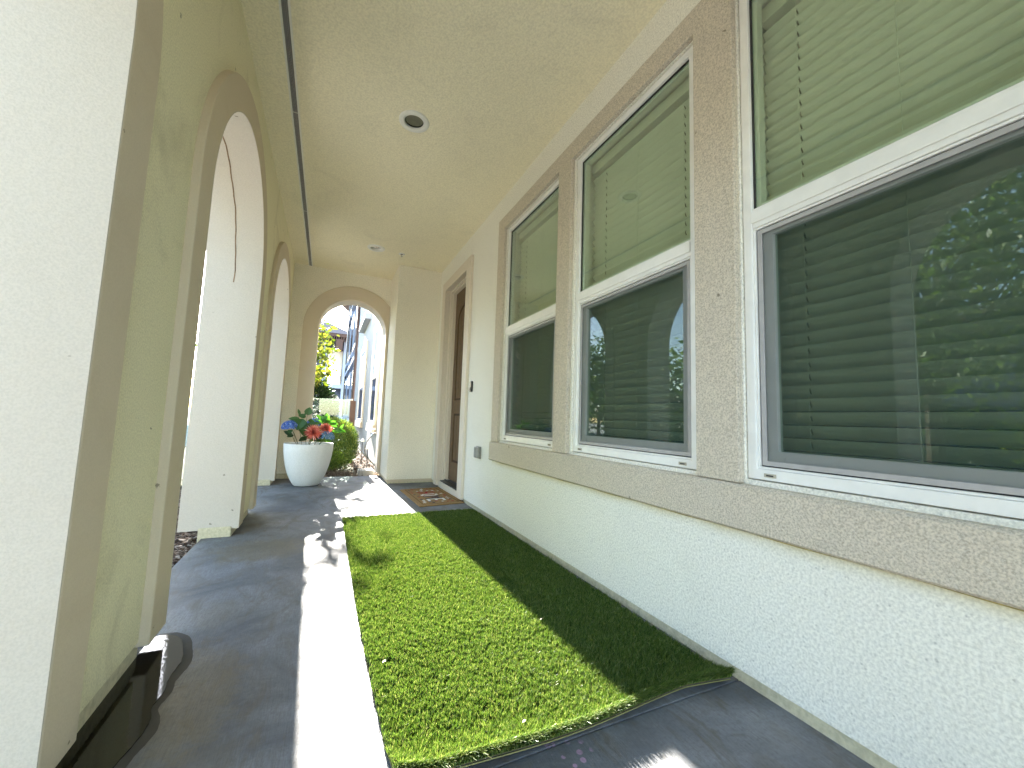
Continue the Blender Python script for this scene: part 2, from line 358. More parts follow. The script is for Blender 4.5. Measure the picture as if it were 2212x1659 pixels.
# ground (one big sheet) and the mulch beds
struct('ground', MB().add([(-900, -300, -0.16), (900, -300, -0.16), (900, 1500, -0.16), (-900, 1500, -0.16)], [(0, 1, 2, 3)]), 'outer_ground')
struct('planting_bed', MB().add([(-2.0, -2, -0.10), (-0.70, -2, -0.10), (-0.70, 6.9, -0.10), (-2.0, 6.9, -0.10)], [(0, 1, 2, 3)])
       .add([(-3.4, 6.7, -0.06), (1.6, 6.7, -0.06), (1.6, 16, -0.06), (-3.4, 16, -0.06)], [(0, 1, 2, 3)]), 'mulch_ground')
# porch slabs with the control joint just in front of the turf
xa, xb = -0.775, 1.62
J = lambda x: 1.062 + 0.012 * math.sin(x * 2.1)
def slab(y0f, y1f, name):
    n = 24; xs = [xa + (xb - xa) * i / n for i in range(n + 1)]
    poly = [(x, y0f(x)) for x in xs] + [(x, y1f(x)) for x in reversed(xs)]
    return struct(name, MB().prism(poly, 2, -0.14, 0.0), 'porch_concrete', 0.003)
slab(lambda x: -3.0, lambda x: J(x) - 0.002, 'porch_floor')
slab(lambda x: J(x) + 0.002, lambda x: 6.70 + 0.02 * math.sin(x * 9), 'porch_floor')

# ceiling
struct('ceiling', MB().grid_wall(2, ZC, ZC + 0.18, [-0.92, -0.387, -0.339, 0.458 - 0.08, 0.458 + 0.08, 1.6],
       [-1.25, 2.9 - 0.08, 2.9 + 0.08, 5.45 - 0.08, 5.45 + 0.08, 6.64],
       [(-0.387, -0.339, -1.25, 6.64), (0.378, 0.538, 2.82, 2.98), (0.378, 0.538, 5.37, 5.53)]), 'ceiling_stucco')

# ================================================================= COLONNADE (left wall)
PER, YA, RA, ZA, RT = 2.37, 2.18, 0.775, 1.985, 0.945
cent = [YA + RA + PER * k for k in (-1, 0, 1)]
arcade = thing('arcade_wall', 'cream stucco arcade wall with a row of tall round arches along the open side of the porch', 'arcade wall', (XL, 3.0, 0))
poly = [(-1.25, 0.075)]
for c in cent: poly += [(c - RA, 0.075)] + arc(c, ZA, RA, math.pi, 0) + [(c + RA, 0.075)]
poly += [(6.98, 0.075), (6.98, 3.6), (-1.25, 3.6)]
part('wall_face', MB().prism(poly, 0, XO + 0.03, XL), 'column_stucco', arcade)
for k, c in enumerate(cent):
    # raised foam trim round each arch, both faces, and the smooth reveal between
    r0 = RA - 0.006
    end = RT if k < 2 else 0.93
    beg = RT
    tp = [(c - beg, 0.055)] + arc(c, ZA, beg, math.pi, math.pi / 2) + arc(c, ZA, RT, math.pi / 2, 0) + [(c + end, 0.055), (c + r0, 0.055)] + arc(c, ZA, r0, 0, math.pi) + [(c - r0, 0.055)]
    part('arch_trim', MB().prism(tp, 0, XL - 0.06, XT), 'smooth_trim', arcade, bevel=0.006)
    part('arch_trim', MB().prism(tp, 0, XO, XO + 0.07), 'smooth_trim', arcade, bevel=0.006)
    rr = r0 - 0.0025
    rv = [(c - RA + 0.004, 0.056)] + arc(c, ZA, RA - 0.004, math.pi, 0) + [(c + RA - 0.004, 0.056), (c + rr, 0.056)] + arc(c, ZA, rr, 0, math.pi) + [(c - rr, 0.056)]
    part('arch_reveal', MB().prism(rv, 0, XO + 0.001, XT - 0.0008), 'jamb_plaster', arcade)
    # irregular hairline seam where the two trim halves meet in the reveal
    pts = []
    for i in range(38):
        a = R(118) - R(118) * i / 36
        j = 0.0015 * math.sin(i * 1.7) + 0.002 * math.sin(i * 0.6)
        if a >= 0: p = (-0.735 + j, c + (r0 - 0.0035) * math.cos(a), ZA + (r0 - 0.0035) * math.sin(a))
        else: p = (-0.735 + j - 0.002 * (i - 36), c + r0 - 0.0035, ZA - (i - 36) * 0.008)
        pts.append(p)
    if k > 0: part('plaster_seam', MB().tube(pts, 0.0048, 5, 0.8), 'seam_brown', arcade)
for y0, y1 in ((-1.24, cent[0] - RA - 0.02), (cent[0] + RA + 0.03, cent[1] - RA - 0.12), (cent[1] + RA - 0.02, cent[2] - RA - 0.10), (cent[2] + RA - 0.02, 6.95)):
    part('footing', MB().box(-0.80, XL - 0.012, y0, y1, -0.10, 0.074), 'foundation_concrete', arcade, bevel=0.008)

# ================================================================= END WALL with arch
endw = thing('end_wall', 'cream stucco wall across the far end of the porch with one round arch', 'wall', (0.1, YEND, 0))
CX, CZE, RE, RO = 0.305, 2.275, 0.50, 0.705
poly = [(XL, 0.075), (CX - RE, 0.075)] + arc(CX, CZE, RE, math.pi, 0) + [(CX + RE, 0.075), (0.86, 0.075), (0.86, ZC - 0.001), (XL + 0.001, ZC - 0.001)]
part('wall_face', MB().prism(poly, 1, YEND, YEND + 0.30), 'cream_stucco', endw)
r0 = RE - 0.006
tp = [(CX - RO, 0.05)] + arc(CX, CZE, RO, math.pi, R(40.5)) + [(0.838, CZE - 0.0), (0.838, 0.05), (CX + r0, 0.05)] + arc(CX, CZE, r0, 0, math.pi) + [(CX - r0, 0.05)]
part('arch_trim', MB().prism(tp, 1, YEND - 0.033, YEND + 0.05), 'smooth_trim', endw, bevel=0.005)
part('arch_reveal', MB().prism([(CX - RE - 0.01, 0.05)] + arc(CX, CZE, RE + 0.01, math.pi, 0) + [(CX + RE + 0.01, 0.05), (CX + r0 - 0.003, 0.05)] + arc(CX, CZE, r0 + 0.002, 0, math.pi) + [(CX - r0, 0.05)], 1, YEND + 0.0505, YEND + 0.33), 'jamb_plaster', endw)
part('footing', MB().box(XL + 0.002, CX - RE - 0.01, YEND + 0.012, YEND + 0.29, -0.10, 0.074), 'foundation_concrete', endw)

nw = thing('near_end_wall', 'cream stucco wall with a wide arch closing the near end of the porch', 'wall', (0.45, -1.2, 0))
poly = [(XL + 0.002, 0.0), (-0.30, 0.0)] + arc(0.45, 1.95, 0.75, math.pi, 0) + [(1.20, 0.0), (1.486, 0.0), (1.486, ZC - 0.001), (XL + 0.002, ZC - 0.001)]
part('wall_face', MB().prism(poly, 1, -1.24, -1.0), 'cream_stucco', nw)

# closet pier between the arch and the door
pier = thing('stucco_pier', 'square cream stucco pier projecting between the end arch and the front door', 'pier', (1.16, 5.87, 0))
part('wall_face', MB().box(0.84, 1.62, 5.87, 6.93, 0.055, ZC - 0.001), 'cream_stucco', pier, bevel=0.006)
part('base_strip', MB().box(0.848, 1.61, 5.878, 6.92, 0.024, 0.0545), 'smooth_trim', pier, bevel=0.003)
part('footing', MB().box(0.86, 1.60, 5.886, 6.91, -0.10, 0.0235), 'foundation_concrete', pier)

# ================================================================= HOUSE WALL (right)
XW = 1.487
house = thing('house_wall', 'cream stucco house wall with tan window surrounds along the right side of the porch', 'house wall', (XW, 3.0, 0))
WIN = [(2.425, 3.385), (1.232, 2.212), (0.045, 1.008)]      # frame outer y-ranges far to near
ZB, ZT = 0.768, 2.815
holes = [(a - 0.004, b + 0.004, ZB - 0.004, ZT + 0.004) for a, b in WIN]
DO = (4.512, 5.493, -1, 2.818)                              # door opening
ys = [-3.0, 5.87] + [v for h in holes for v in h[:2]] + [DO[0], DO[1]]
zs = [0.047, 3.6, DO[3]] + list(holes[0][2:])
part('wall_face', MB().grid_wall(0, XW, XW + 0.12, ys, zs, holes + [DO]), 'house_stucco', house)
part('footing', MB().box(XW + 0.012, XW + 0.1, -3.0, DO[0] - 0.1, -0.1, 0.0465), 'foundation_concrete', house)
part('footing', MB().box(XW + 0.012, XW + 0.1, DO[1] + 0.1, 5.87, -0.1, 0.0465), 'foundation_concrete', house)
XF = 1.456
tholes = [(2.405, 3.395, ZB - 0.02, ZT + 0.008), (1.212, 2.238, ZB - 0.02, ZT + 0.008), (0.030, 1.016, ZB - 0.02, ZT + 0.008)]
tys = [-0.14, 3.545] + [v for h in tholes for v in h[:2]]
part('window_surround', MB().grid_wall(0, XF, XW - 0.0005, tys, [ZB - 0.02, ZT + 0.008, 2.952], tholes), 'tan_stucco', house, bevel=0.005)
sp = [(XW - 0.0005, 0.572), (XF + 0.012, 0.568), (XF - 0.003, 0.578), (XF - 0.004, 0.735), (XF + 0.006, 0.7445), (XW + 0.03, 0.7475), (XW + 0.03, 0.60), (XW - 0.0005, 0.60)]
part('sill_band', MB().prism([(p[0], p[1]) for p in sp], 1, -0.16, 3.57), 'tan_stucco', house)
# yellowed caulk line below the sill band
pts = [(XW - 0.002, y * 0.1, 0.567 + 0.002 * math.sin(y * 1.3)) for y in range(-1, 36)]
part('caulk_line', MB().tube(pts, 0.006, 5), 'seam_yellow' if 'seam_yellow' in MATS else simple('seam_yellow', (0.42, 0.34, 0.13), 0.9, var=0.35).name, house)
# upper storey block and roof of the house (above the porch)
part('upper_storey', MB().box(XO + 0.03, 8.0, -1.25, 6.93, 3.61, 6.0), 'cream_stucco', house)
part('eaves', MB().box(XO - 0.45, 8.4, -1.7, 7.2, 6.0, 6.25), 'brown_wood', house)
part('attic', MB().grid_wall(2, ZC + 0.185, 3.60, [XL + 0.01, XW], [-1.2, 6.6], []), 'cream_stucco', house)
# room behind the blinds
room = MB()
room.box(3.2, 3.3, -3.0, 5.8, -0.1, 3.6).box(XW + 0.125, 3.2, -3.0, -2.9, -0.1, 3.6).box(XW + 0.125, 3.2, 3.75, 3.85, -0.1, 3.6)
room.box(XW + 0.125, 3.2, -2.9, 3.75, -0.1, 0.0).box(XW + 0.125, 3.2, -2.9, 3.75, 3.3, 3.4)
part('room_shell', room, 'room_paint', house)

# ================================================================= WINDOWS
def rect_frame(mb, x0, x1, y0, y1, z0, z1, w, wb=None, wt=None):
    wb = wb or w; wt = wt or w
    return mb.grid_wall(0, x0, x1, [y0, y0 + w, y1 - w, y1], [z0, z0 + wb, z1 - wt, z1], [(y0 + w, y1 - w, z0 + wb, z1 - wt)])
ZM0, ZM1 = 1.757, 1.838
wl = ['white framed sash window farthest along the wall, next to the front door',
      'white framed sash window in the middle of the three, showing the reflected ceiling light',
      'largest white framed sash window, nearest the viewer at the right edge']
bl = ['closed faux wood blind behind the far window next to the front door',
      'closed faux wood blind behind the middle window of the three',
      'closed faux wood blind behind the large near window at the right edge']
slat_me = None
for k, (a, b) in enumerate(WIN):
    cy = (a + b) / 2
    w = thing('sash_window', wl[k], 'window', (1.50, cy, ZB), 'tall sash windows in the porch wall')
    fr = MB(); rect_frame(fr, 1.497, 1.585, a, b, ZB, ZT, 0.036, 0.04, 0.036)
    part('frame', fr, 'white_vinyl', w, bevel=0.003)
    fi = MB(); rect_frame(fi, 1.505, 1.58, a + 0.0365, b - 0.0365, ZB + 0.0405, ZM0 - 0.001, 0.008)
    part('track', fi, 'white_vinyl', w, bevel=0.001)
    part('meeting_rail', MB().box(1.500, 1.575, a + 0.0365, b - 0.0365, ZM0, ZM1).box(1.494, 1.4995, a + 0.0365, b - 0.0365, ZM0 + 0.020, ZM1 - 0.012), 'white_vinyl', w, bevel=0.002)
    g = MB(); rect_frame(g, 1.512, 1.519, a + 0.0368, b - 0.0368, ZM1 + 0.0005, ZT - 0.0368, 0.006)
    part('gasket', g, 'dark_gasket', w)
    # upper glass
    part('upper_pane', MB().box(1.5195, 1.5235, a + 0.037, b - 0.037, ZM1, ZT - 0.037), 'window_glass', w)
    iu = MB(); rect_frame(iu, 1.5245, 1.56, a + 0.037, b - 0.037, ZM1 + 0.001, ZT - 0.037, 0.022)
    part('glazing_bead', iu, 'white_vinyl', w)
    # lower screen + sash
    y0, y1, z0, z1 = a + 0.045, b - 0.045, ZB + 0.049, ZM0 - 0.010
    g2 = MB(); rect_frame(g2, 1.514, 1.545, y0, y1, z0, z1, 0.004)
    part('shadow_gasket', g2, 'dark_gasket', w)
    sf = MB(); rect_frame(sf, 1.509, 1.5165, y0 + 0.004, y1 - 0.004, z0 + 0.004, z1 - 0.003, 0.018)
    part('screen_frame', sf, 'screen_frame', w, bevel=0.0015)
    part('screen_mesh', MB().add([(1.5125, y0 + 0.02, z0 + 0.02), (1.5125, y1 - 0.02, z0 + 0.02), (1.5125, y1 - 0.02, z1 - 0.02), (1.5125, y0 + 0.02, z1 - 0.02)], [(0, 1, 2, 3)]), 'insect_mesh', w)
    ss = MB(); rect_frame(ss, 1.521, 1.552, y0 + 0.005, y1 - 0.005, z0 + 0.004, z1 - 0.002, 0.052, 0.055, 0.03)
    part('lower_sash', ss, 'white_vinyl', w, bevel=0.003)
    part('lower_pane', MB().box(1.536, 1.540, y0 + 0.05, y1 - 0.05, z0 + 0.05, z1 - 0.03), 'window_glass', w)
    for yy in (a + 0.085, b - 0.085):
        part('weep_cover', MB().box(1.4935, 1.4965, yy - 0.022, yy + 0.022, ZB + 0.012, ZB + 0.026), 'slot_beige', w, bevel=0.002)
        part('weep_slot', MB().box(1.4925, 1.4932, yy - 0.013, yy + 0.013, ZB + 0.016, ZB + 0.021), 'dark_gasket', w)
        sy = 1 if yy < cy else -1
        part('tilt_latch', MB().box(1.5175, 1.5205, yy + sy * 0.0 - 0.018, yy + 0.018, z0 + 0.022, z0 + 0.036).box(1.5175, 1.5205, yy + sy * 0.03 - 0.012, yy + sy * 0.03 + 0.012, z0 + 0.014, z0 + 0.04), 'white_metal', w)
    jb = MB(); rect_frame(jb, 1.588, 1.72, a - 0.004, b + 0.004, ZB - 0.004, ZT + 0.004, 0.010)
    part('inner_jamb', jb, 'white_vinyl', w)
    # blind
    bd = thing('window_blind', bl[k], 'blind', (1.635, cy, ZB), 'closed blinds behind the windows')
    hw = (b - a) / 2 - 0.022
    part('head_rail', MB().box(1.600, 1.665, cy - hw, cy + hw, 2.715, 2.785), 'blind_slat', bd, bevel=0.004)
    if slat_me is None or True:
        mb = MB(); t = R(47); wd = 0.0315
        prof = []
        for i in range(5):
            u = -1 + i * 0.5; prof.append((-(wd * u) * math.cos(t) * 1.0, wd * u * math.sin(t), 0.0040 * (1 - u * u)))
        # slat runs along y; top edge towards the glass (-x)
        top = [(p[0] - p[2] - 0.0012, p[1]) for p in prof]; bot = [(p[0] - p[2] + 0.0016, p[1]) for p in reversed(prof)]
        mb.prism([(x, z) for x, z in top + bot], 1, -hw + 0.004, hw - 0.004)
        slat_me = mb.mesh('slat', (0, 0, 0), 'blind_slat')
    nsl = 38
    for i in range(nsl):
        o = bpy.data.objects.new('slat', slat_me); COL.objects.link(o); o.parent = bd
        o.location = (random.uniform(-0.0015, 0.0015), random.uniform(-0.001, 0.001), 0.035 + 0.050 * i + random.uniform(-0.001, 0.001))
        o.rotation_euler = (random.uniform(-0.0015, 0.0015), random.uniform(-0.03, 0.03), 0)
    part('bottom_rail', MB().box(1.615, 1.655, cy - hw, cy + hw, ZB + 0.001, ZB + 0.018), 'blind_slat', bd, bevel=0.003)
    for fy in (-0.33, 0.02, 0.33):
        yy = cy + fy * (b - a)
        cb = MB()
        for i in range(nsl if fy != 0.02 else 0):        # ladder cord shows as a short dark dash where it passes each slat
            z = ZB + 0.035 + 0.05 * i
            cb.tube([(1.6215, yy, z + 0.026), (1.6195, yy + 0.002, z + 0.004)], 0.0014, 4)
            cb.tube([(1.6195, yy + 0.002, z + 0.006), (1.6225, yy - 0.001, z - 0.010)], 0.0026, 4)
        if fy != 0.02: part('ladder_cord', cb, 'blind_cord', bd, kind='stuff')
        part('pull_string', MB().tube([(1.617, yy + 0.004, ZB + 0.02), (1.617, yy + 0.004, 2.71)], 0.0012, 4), 'blind_slat', bd)

# ================================================================= FRONT DOOR
door = thing('front_door', 'tall brown plank panel front door in a deep cream frame beside the doormat', 'door', (XW, 5.0, 0))
casing = MB(); y0, y1, zt = 4.37, 5.62, 2.925
casing.prism([(y0, 0.035), (y0, zt), (y1, zt), (y1, 0.02), (5.475, 0.02), (5.475, 2.79), (4.53, 2.79), (4.53, 0.035)], 0, XW - 0.036, XW + 0.0)
part('casing', casing, 'door_trim', door, bevel=0.005)
for i, (dy, x0, x1) in enumerate(((0.0, XW + 0.0005, XW + 0.045), (0.022, XW + 0.0455, XW + 0.075), (0.042, XW + 0.0755, XW + 0.16))):
    m = MB(); ya, yb, zz = 4.53 + dy, 5.475 - dy, 2.80 - dy
    m.prism([(ya - 0.03 + 0.0, 0.09), (ya - 0.03, zz + 0.03), (yb + 0.03, zz + 0.03), (yb + 0.03, 0.09), (yb, 0.09), (yb, zz), (ya, zz), (ya, 0.09)], 0, x0, x1)
    part('jamb_step', m, 'door_trim', door, bevel=0.003)
part('threshold', MB().box(XW - 0.0, XW + 0.22, 4.50, 5.505, 0.0, 0.082), 'door_trim', door, bevel=0.006)
part('sill_plate', MB().box(XW + 0.012, XW + 0.22, 4.575, 5.432, 0.0825, 0.098).box(XW + 0.07, XW + 0.085, 4.575, 5.432, 0.098, 0.108), 'black_metal', door, bevel=0.002)
DX = XW + 0.135
slabd = part('door_leaf', MB().box(DX, DX + 0.045, 4.575, 5.430, 0.112, 2.752), 'door_groove', door)
yc, hw = 5.0025, 0.4275
# stiles and rails stand proud of the recessed grooved panels
fr = MB(); zl0, zl1, zu0, zu1 = 0.36, 1.02, 1.20, 2.30
pin = 0.30
poly = [(yc - hw, 0.112), (yc + hw, 0.112), (yc + hw, zl0), (yc - hw, zl0)]
fr.prism(poly, 0, DX - 0.012, DX - 0.0005)
fr.prism([(yc - hw, zl1), (yc + hw, zl1), (yc + hw, zu0), (yc - hw, zu0)], 0, DX - 0.012, DX - 0.0005)
for sgn in (-1, 1):
    for za, zb_ in ((zl0 + 0.0003, zl1 - 0.0003), (zu0 + 0.0003, zu1)):
        fr.prism([(yc + sgn * hw, za), (yc + sgn * hw, zb_), (yc + sgn * pin, zb_), (yc + sgn * pin, za)], 0, DX - 0.012, DX - 0.0005)
ap = [(yc + pin * math.cos(a), zu1 + 0.22 * math.sin(a)) for a in [math.pi * i / 16 for i in range(17)]]
fr.prism([(yc + hw, zu1 + 0.0003), (yc + hw, 2.752), (yc - hw, 2.752), (yc - hw, zu1 + 0.0003)] + list(reversed(ap)), 0, DX - 0.012, DX - 0.0005)
part('stiles_and_rails', fr, 'door_wood', door, bevel=0.0025)
for i in range(5):
    ya = yc - pin + 0.02 + i * 0.112; yb = ya + 0.106
    part('plank', MB().box(DX - 0.006, DX - 0.0006, ya, yb, zl0 + 0.03, zl1 - 0.03), 'door_wood', door, bevel=0.003)
    zt_ = lambda y: zu1 + 0.22 * math.sqrt(max(0, 1 - ((y - yc) / pin) ** 2)) - 0.03
    part('plank', MB().prism([(ya, zu0 + 0.03), (yb, zu0 + 0.03), (yb, zt_(yb)), ((ya + yb) / 2, zt_((ya + yb) / 2)), (ya, zt_(ya))], 0, DX - 0.006, DX - 0.0006), 'door_wood', door, bevel=0.003)
hd = part('handle', MB().box(DX - 0.02, DX - 0.0125, 4.635, 4.685, 0.98, 1.22).tube([(DX - 0.06, 4.66, 1.0), (DX - 0.06, 4.66, 1.18)], 0.009, 8).tube([(DX - 0.06, 4.66, 1.03), (DX - 0.015, 4.66, 1.03)], 0.006, 6).tube([(DX - 0.06, 4.66, 1.16), (DX - 0.015, 4.66, 1.16)], 0.006, 6), 'black_metal', door)

# doorbell and outlet cover
bell = thing('doorbell', 'small black doorbell on the stucco beside the door casing', 'doorbell', (XW, 4.235, 1.32))
part('housing', MB().box(XW - 0.024, XW - 0.0005, 4.205, 4.262, 1.262, 1.382), 'black_plastic', bell, bevel=0.006)
part('button', MB().box(XW - 0.029, XW - 0.0245, 4.215, 4.252, 1.275, 1.312), 'black_metal', bell, bevel=0.003)
out = thing('outlet_cover', 'grey weatherproof outlet cover low on the wall between door and far window', 'outlet cover', (XW, 3.93, 0.61))
part('back_plate', MB().box(XW - 0.012, XW - 0.0005, 3.862, 3.992, 0.545, 0.672), 'grey_cover', out, bevel=0.004)
part('flip_lid', MB().box(XW - 0.042, XW - 0.0125, 3.866, 3.925, 0.552, 0.668), 'grey_cover', out, bevel=0.008)
part('flip_lid', MB().box(XW - 0.040, XW - 0.0125, 3.930, 3.988, 0.550, 0.664), 'grey_cover', out, bevel=0.008)
part('hinge', MB().tube([(XW - 0.044, 3.928, 0.565), (XW - 0.044, 3.928, 0.585)], 0.004, 6), 'grey_cover', out)
part('hinge', MB().tube([(XW - 0.044, 3.928, 0.635), (XW - 0.044, 3.928, 0.655)], 0.004, 6), 'grey_cover', out)

# ================================================================= CEILING FIXTURES
vent = thing('soffit_vent', 'long perforated metal soffit vent strip running along the ceiling above the arches', 'vent', (-0.363, 3.0, ZC))
part('side_rail', MB().box(-0.392, -0.380, -1.24, 6.628, ZC - 0.003, ZC + 0.02), 'white_metal', vent)
part('side_rail', MB().box(-0.346, -0.334, -1.24, 6.628, ZC - 0.003, ZC + 0.02), 'white_metal', vent)
bars = MB()
for i in range(1, 4):
    x = -0.380 + i * 0.0085; bars.box(x - 0.0011, x + 0.0011, -1.24, 6.628, ZC - 0.002, ZC + 0.003)
for i in range(609):
    y = -1.235 + i * 0.0129; bars.box(-0.380, -0.346, y, y + 0.0026, ZC - 0.0014, ZC + 0.0026)
part('perforated_web', bars, 'screen_frame', vent, kind='stuff')
part('cavity', MB().box(-0.3868, -0.3392, -1.24, 6.632, ZC + 0.03, ZC + 0.05).box(-0.3868, -0.3392, 6.6285, 6.6315, ZC, ZC + 0.029), 'dark_gasket', vent)
for i in range(5): part('joint_clip', MB().box(-0.393, -0.333, 0.02 + i * 1.6, 0.028 + i * 1.6, ZC - 0.0045, ZC - 0.0032), 'white_metal', vent)

for (x, y, lab, mt) in ((0.458, 2.90, 'round recessed downlight in the ceiling, large one nearest the viewer', 'lamp_lens'),
                        (0.463, 5.45, 'round recessed downlight in the ceiling, small one near the end arch', 'lamp_lens')):
    d = thing('downlight', lab, 'ceiling light', (x, y, ZC), 'recessed downlights in the porch ceiling')
    part('trim_ring', MB().lathe([(0.114, 0.0), (0.112, -0.006), (0.106, -0.010), (0.078, -0.012), (0.071, -0.006), (0.0705, 0.004)], (x, y, ZC), 48), 'white_metal', d, smooth=True)
    part('reflector', MB().lathe([(0.0705, 0.004), (0.068, 0.02), (0.066, 0.04)], (x, y, ZC), 40), 'black_metal' if y < 4 else 'white_metal', d, smooth=True)
    part('lens', MB().lathe([(0.0001, 0.020), (0.03, 0.018), (0.068, 0.014)], (x, y, ZC), 40), mt if y < 4 else 'chrome', d, smooth=True)
sp_ = thing('fire_sprinkler', 'tiny fire sprinkler head in the ceiling beside the small far downlight', 'sprinkler', (0.805, 5.48, ZC))
part('escutcheon', MB().lathe([(0.042, 0.0), (0.040, -0.004), (0.026, -0.007), (0.020, -0.003)], (0.805, 5.48, ZC), 24), 'white_metal', sp_, smooth=True)
part('cup', MB().lathe([(0.0001, -0.0015), (0.020, -0.0015)], (0.805, 5.48, ZC), 16), 'dark_gasket', sp_)
part('deflector', MB().tube([(0.805, 5.48, ZC), (0.805, 5.48, ZC - 0.032)], 0.005, 8).lathe([(0.0001, -0.034), (0.014, -0.034), (0.014, -0.031), (0.0001, -0.031)], (0.805, 5.48, ZC), 12), 'chrome', sp_)

# ================================================================= TURF RUG
turf = thing('turf_rug', 'long bright green artificial turf rug lying on the concrete below the windows', 'turf rug', (0.8, 2.5, 0))
TX0 = lambda y: 0.205 + 0.025 * np.clip((2.2 - y) / 1.1, 0, 1) ** 2
TX1 = lambda y: 1.452 + 0.0 * y
TY0 = lambda x: 1.092 + 0.009 * np.sin(x * 6.3 + 0.4) + 0.05 * np.clip((0.36 - x) / 0.16, 0, 1) ** 2 - 0.03 * np.clip((x - 1.25) / 0.2, 0, 1)
TY1 = 3.965
def lift(x, y):
    d = y - TY0(x)
    return 0.006 + (0.014 + 0.006 * np.sin(x * 5.1)) * np.exp(-(d / 0.07) ** 2) + 0.004 * np.exp(-((y - 1.75) / 0.12) ** 2)
nx, ny = 48, 150
U, V = np.meshgrid(np.linspace(0, 1, nx), np.linspace(0, 1, ny) ** 1.5)
X0 = 0.23 + U * 1.22; Y = TY0(X0) + V * (TY1 - TY0(X0)); X = TX0(Y) + U * (TX1(Y) - TX0(Y)); Z = lift(X, Y)
vs = np.stack([X, Y, Z], -1).reshape(-1, 3); lo = vs.copy(); lo[:, 2] = np.maximum(0.001, lo[:, 2] - 0.006)
fs = []
for j in range(ny - 1):
    for i in range(nx - 1): fs.append((j * nx + i, j * nx + i + 1, (j + 1) * nx + i + 1, (j + 1) * nx + i))
nv = nx * ny; base = list(fs) + [tuple(nv + q for q in reversed(f)) for f in fs]
per = [i for i in range(nx)] + [j * nx + nx - 1 for j in range(1, ny)] + [(ny - 1) * nx + i for i in range(nx - 2, -1, -1)] + [j * nx for j in range(ny - 2, 0, -1)]
base += [(per[i], per[(i + 1) % len(per)], nv + per[(i + 1) % len(per)], nv + per[i]) for i in range(len(per))]
s = N('turf_backing'); s.pbr(s.mix(s.noise(120), (0.05, 0.05, 0.02), (0.15, 0.13, 0.06)), 0.95)
mb = MB(); mb.v = [tuple(p) for p in np.vstack([vs, lo])]; mb.f = base
part('backing', mb, 'turf_backing', turf)
def blades(n, x, y, z, h, wd, lean, leanbias, name, mat, parent, kind='stuff'):
    a = rng.uniform(0, 2 * np.pi, n); wx, wy = np.cos(a) * wd, np.sin(a) * wd
    la = rng.uniform(0, 2 * np.pi, n); lm = np.abs(rng.normal(0, lean, n))
    dx = np.cos(la) * lm + leanbias[0]; dy = np.sin(la) * lm + leanbias[1]
    b = np.stack([x, y, z], -1)
    mid = b + np.stack([dx * h * 0.35, dy * h * 0.35, h * 0.6], -1)
    tip = b + np.stack([dx * h, dy * h, h * (1 - 0.25 * np.minimum(1, lm * lm))], -1)
    wv = np.stack([wx, wy, np.zeros(n)], -1)
    v = np.stack([b - wv, b + wv, mid - wv * 0.9, mid + wv * 0.9, tip], 1).reshape(-1, 3) - np.array(worg(parent))
    me = bpy.data.meshes.new(name); me.vertices.add(5 * n); me.vertices.foreach_set('co', v.ravel())
    k = np.arange(n)[:, None] * 5
    loops = np.concatenate([k + np.array([[0, 1, 3, 2]]), k + np.array([[2, 3, 4]])], 1).ravel()
    me.loops.add(7 * n); me.loops.foreach_set('vertex_index', loops)
    me.polygons.add(2 * n); st = np.stack([np.arange(n) * 7, np.arange(n) * 7 + 4], 1).ravel()
    me.polygons.foreach_set('loop_start', st); me.update(calc_edges=True); me.validate()
    me.materials.append(MATS[mat])
    o = bpy.data.objects.new(name, me); COL.objects.link(o); o.parent = parent
    if kind: o['kind'] = kind
    return o
# denser towards the viewer
nt_ = 82000; per_ = 6; n = nt_ * per_
u = np.repeat(rng.uniform(0, 1, nt_), per_); v = np.repeat(rng.uniform(0, 1, nt_) ** 1.2, per_)
xx0 = 0.23 + u * 1.22; y = TY0(xx0) + v * (TY1 - TY0(xx0)); x = TX0(y) + u * (TX1(y) - TX0(y))
x = x + rng.normal(0, 0.0016, n); y = y + rng.normal(0, 0.0016, n); x = np.clip(x, 0.2, 1.455); dist = np.clip((y - 1.0) / 3.0, 0, 1)
cl = 0.5 + 0.5 * np.sin(x * 23 + 3 * np.sin(y * 17)) * np.sin(y * 29 + 2 * np.sin(x * 31))
h = (0.026 + 0.004 * rng.uniform(-1, 1, n) + np.repeat(rng.normal(0, 0.0028, nt_), per_)) * (0.93 + 0.09 * cl)
tl = (np.repeat(rng.normal(0, 0.17, nt_), per_), np.repeat(rng.normal(-0.12, 0.17, nt_), per_))
blades(n, x, y, lift(x, y), h, 0.0009 + 0.0010 * dist, 0.22, tl, 'pile', 'turf_blade', turf)
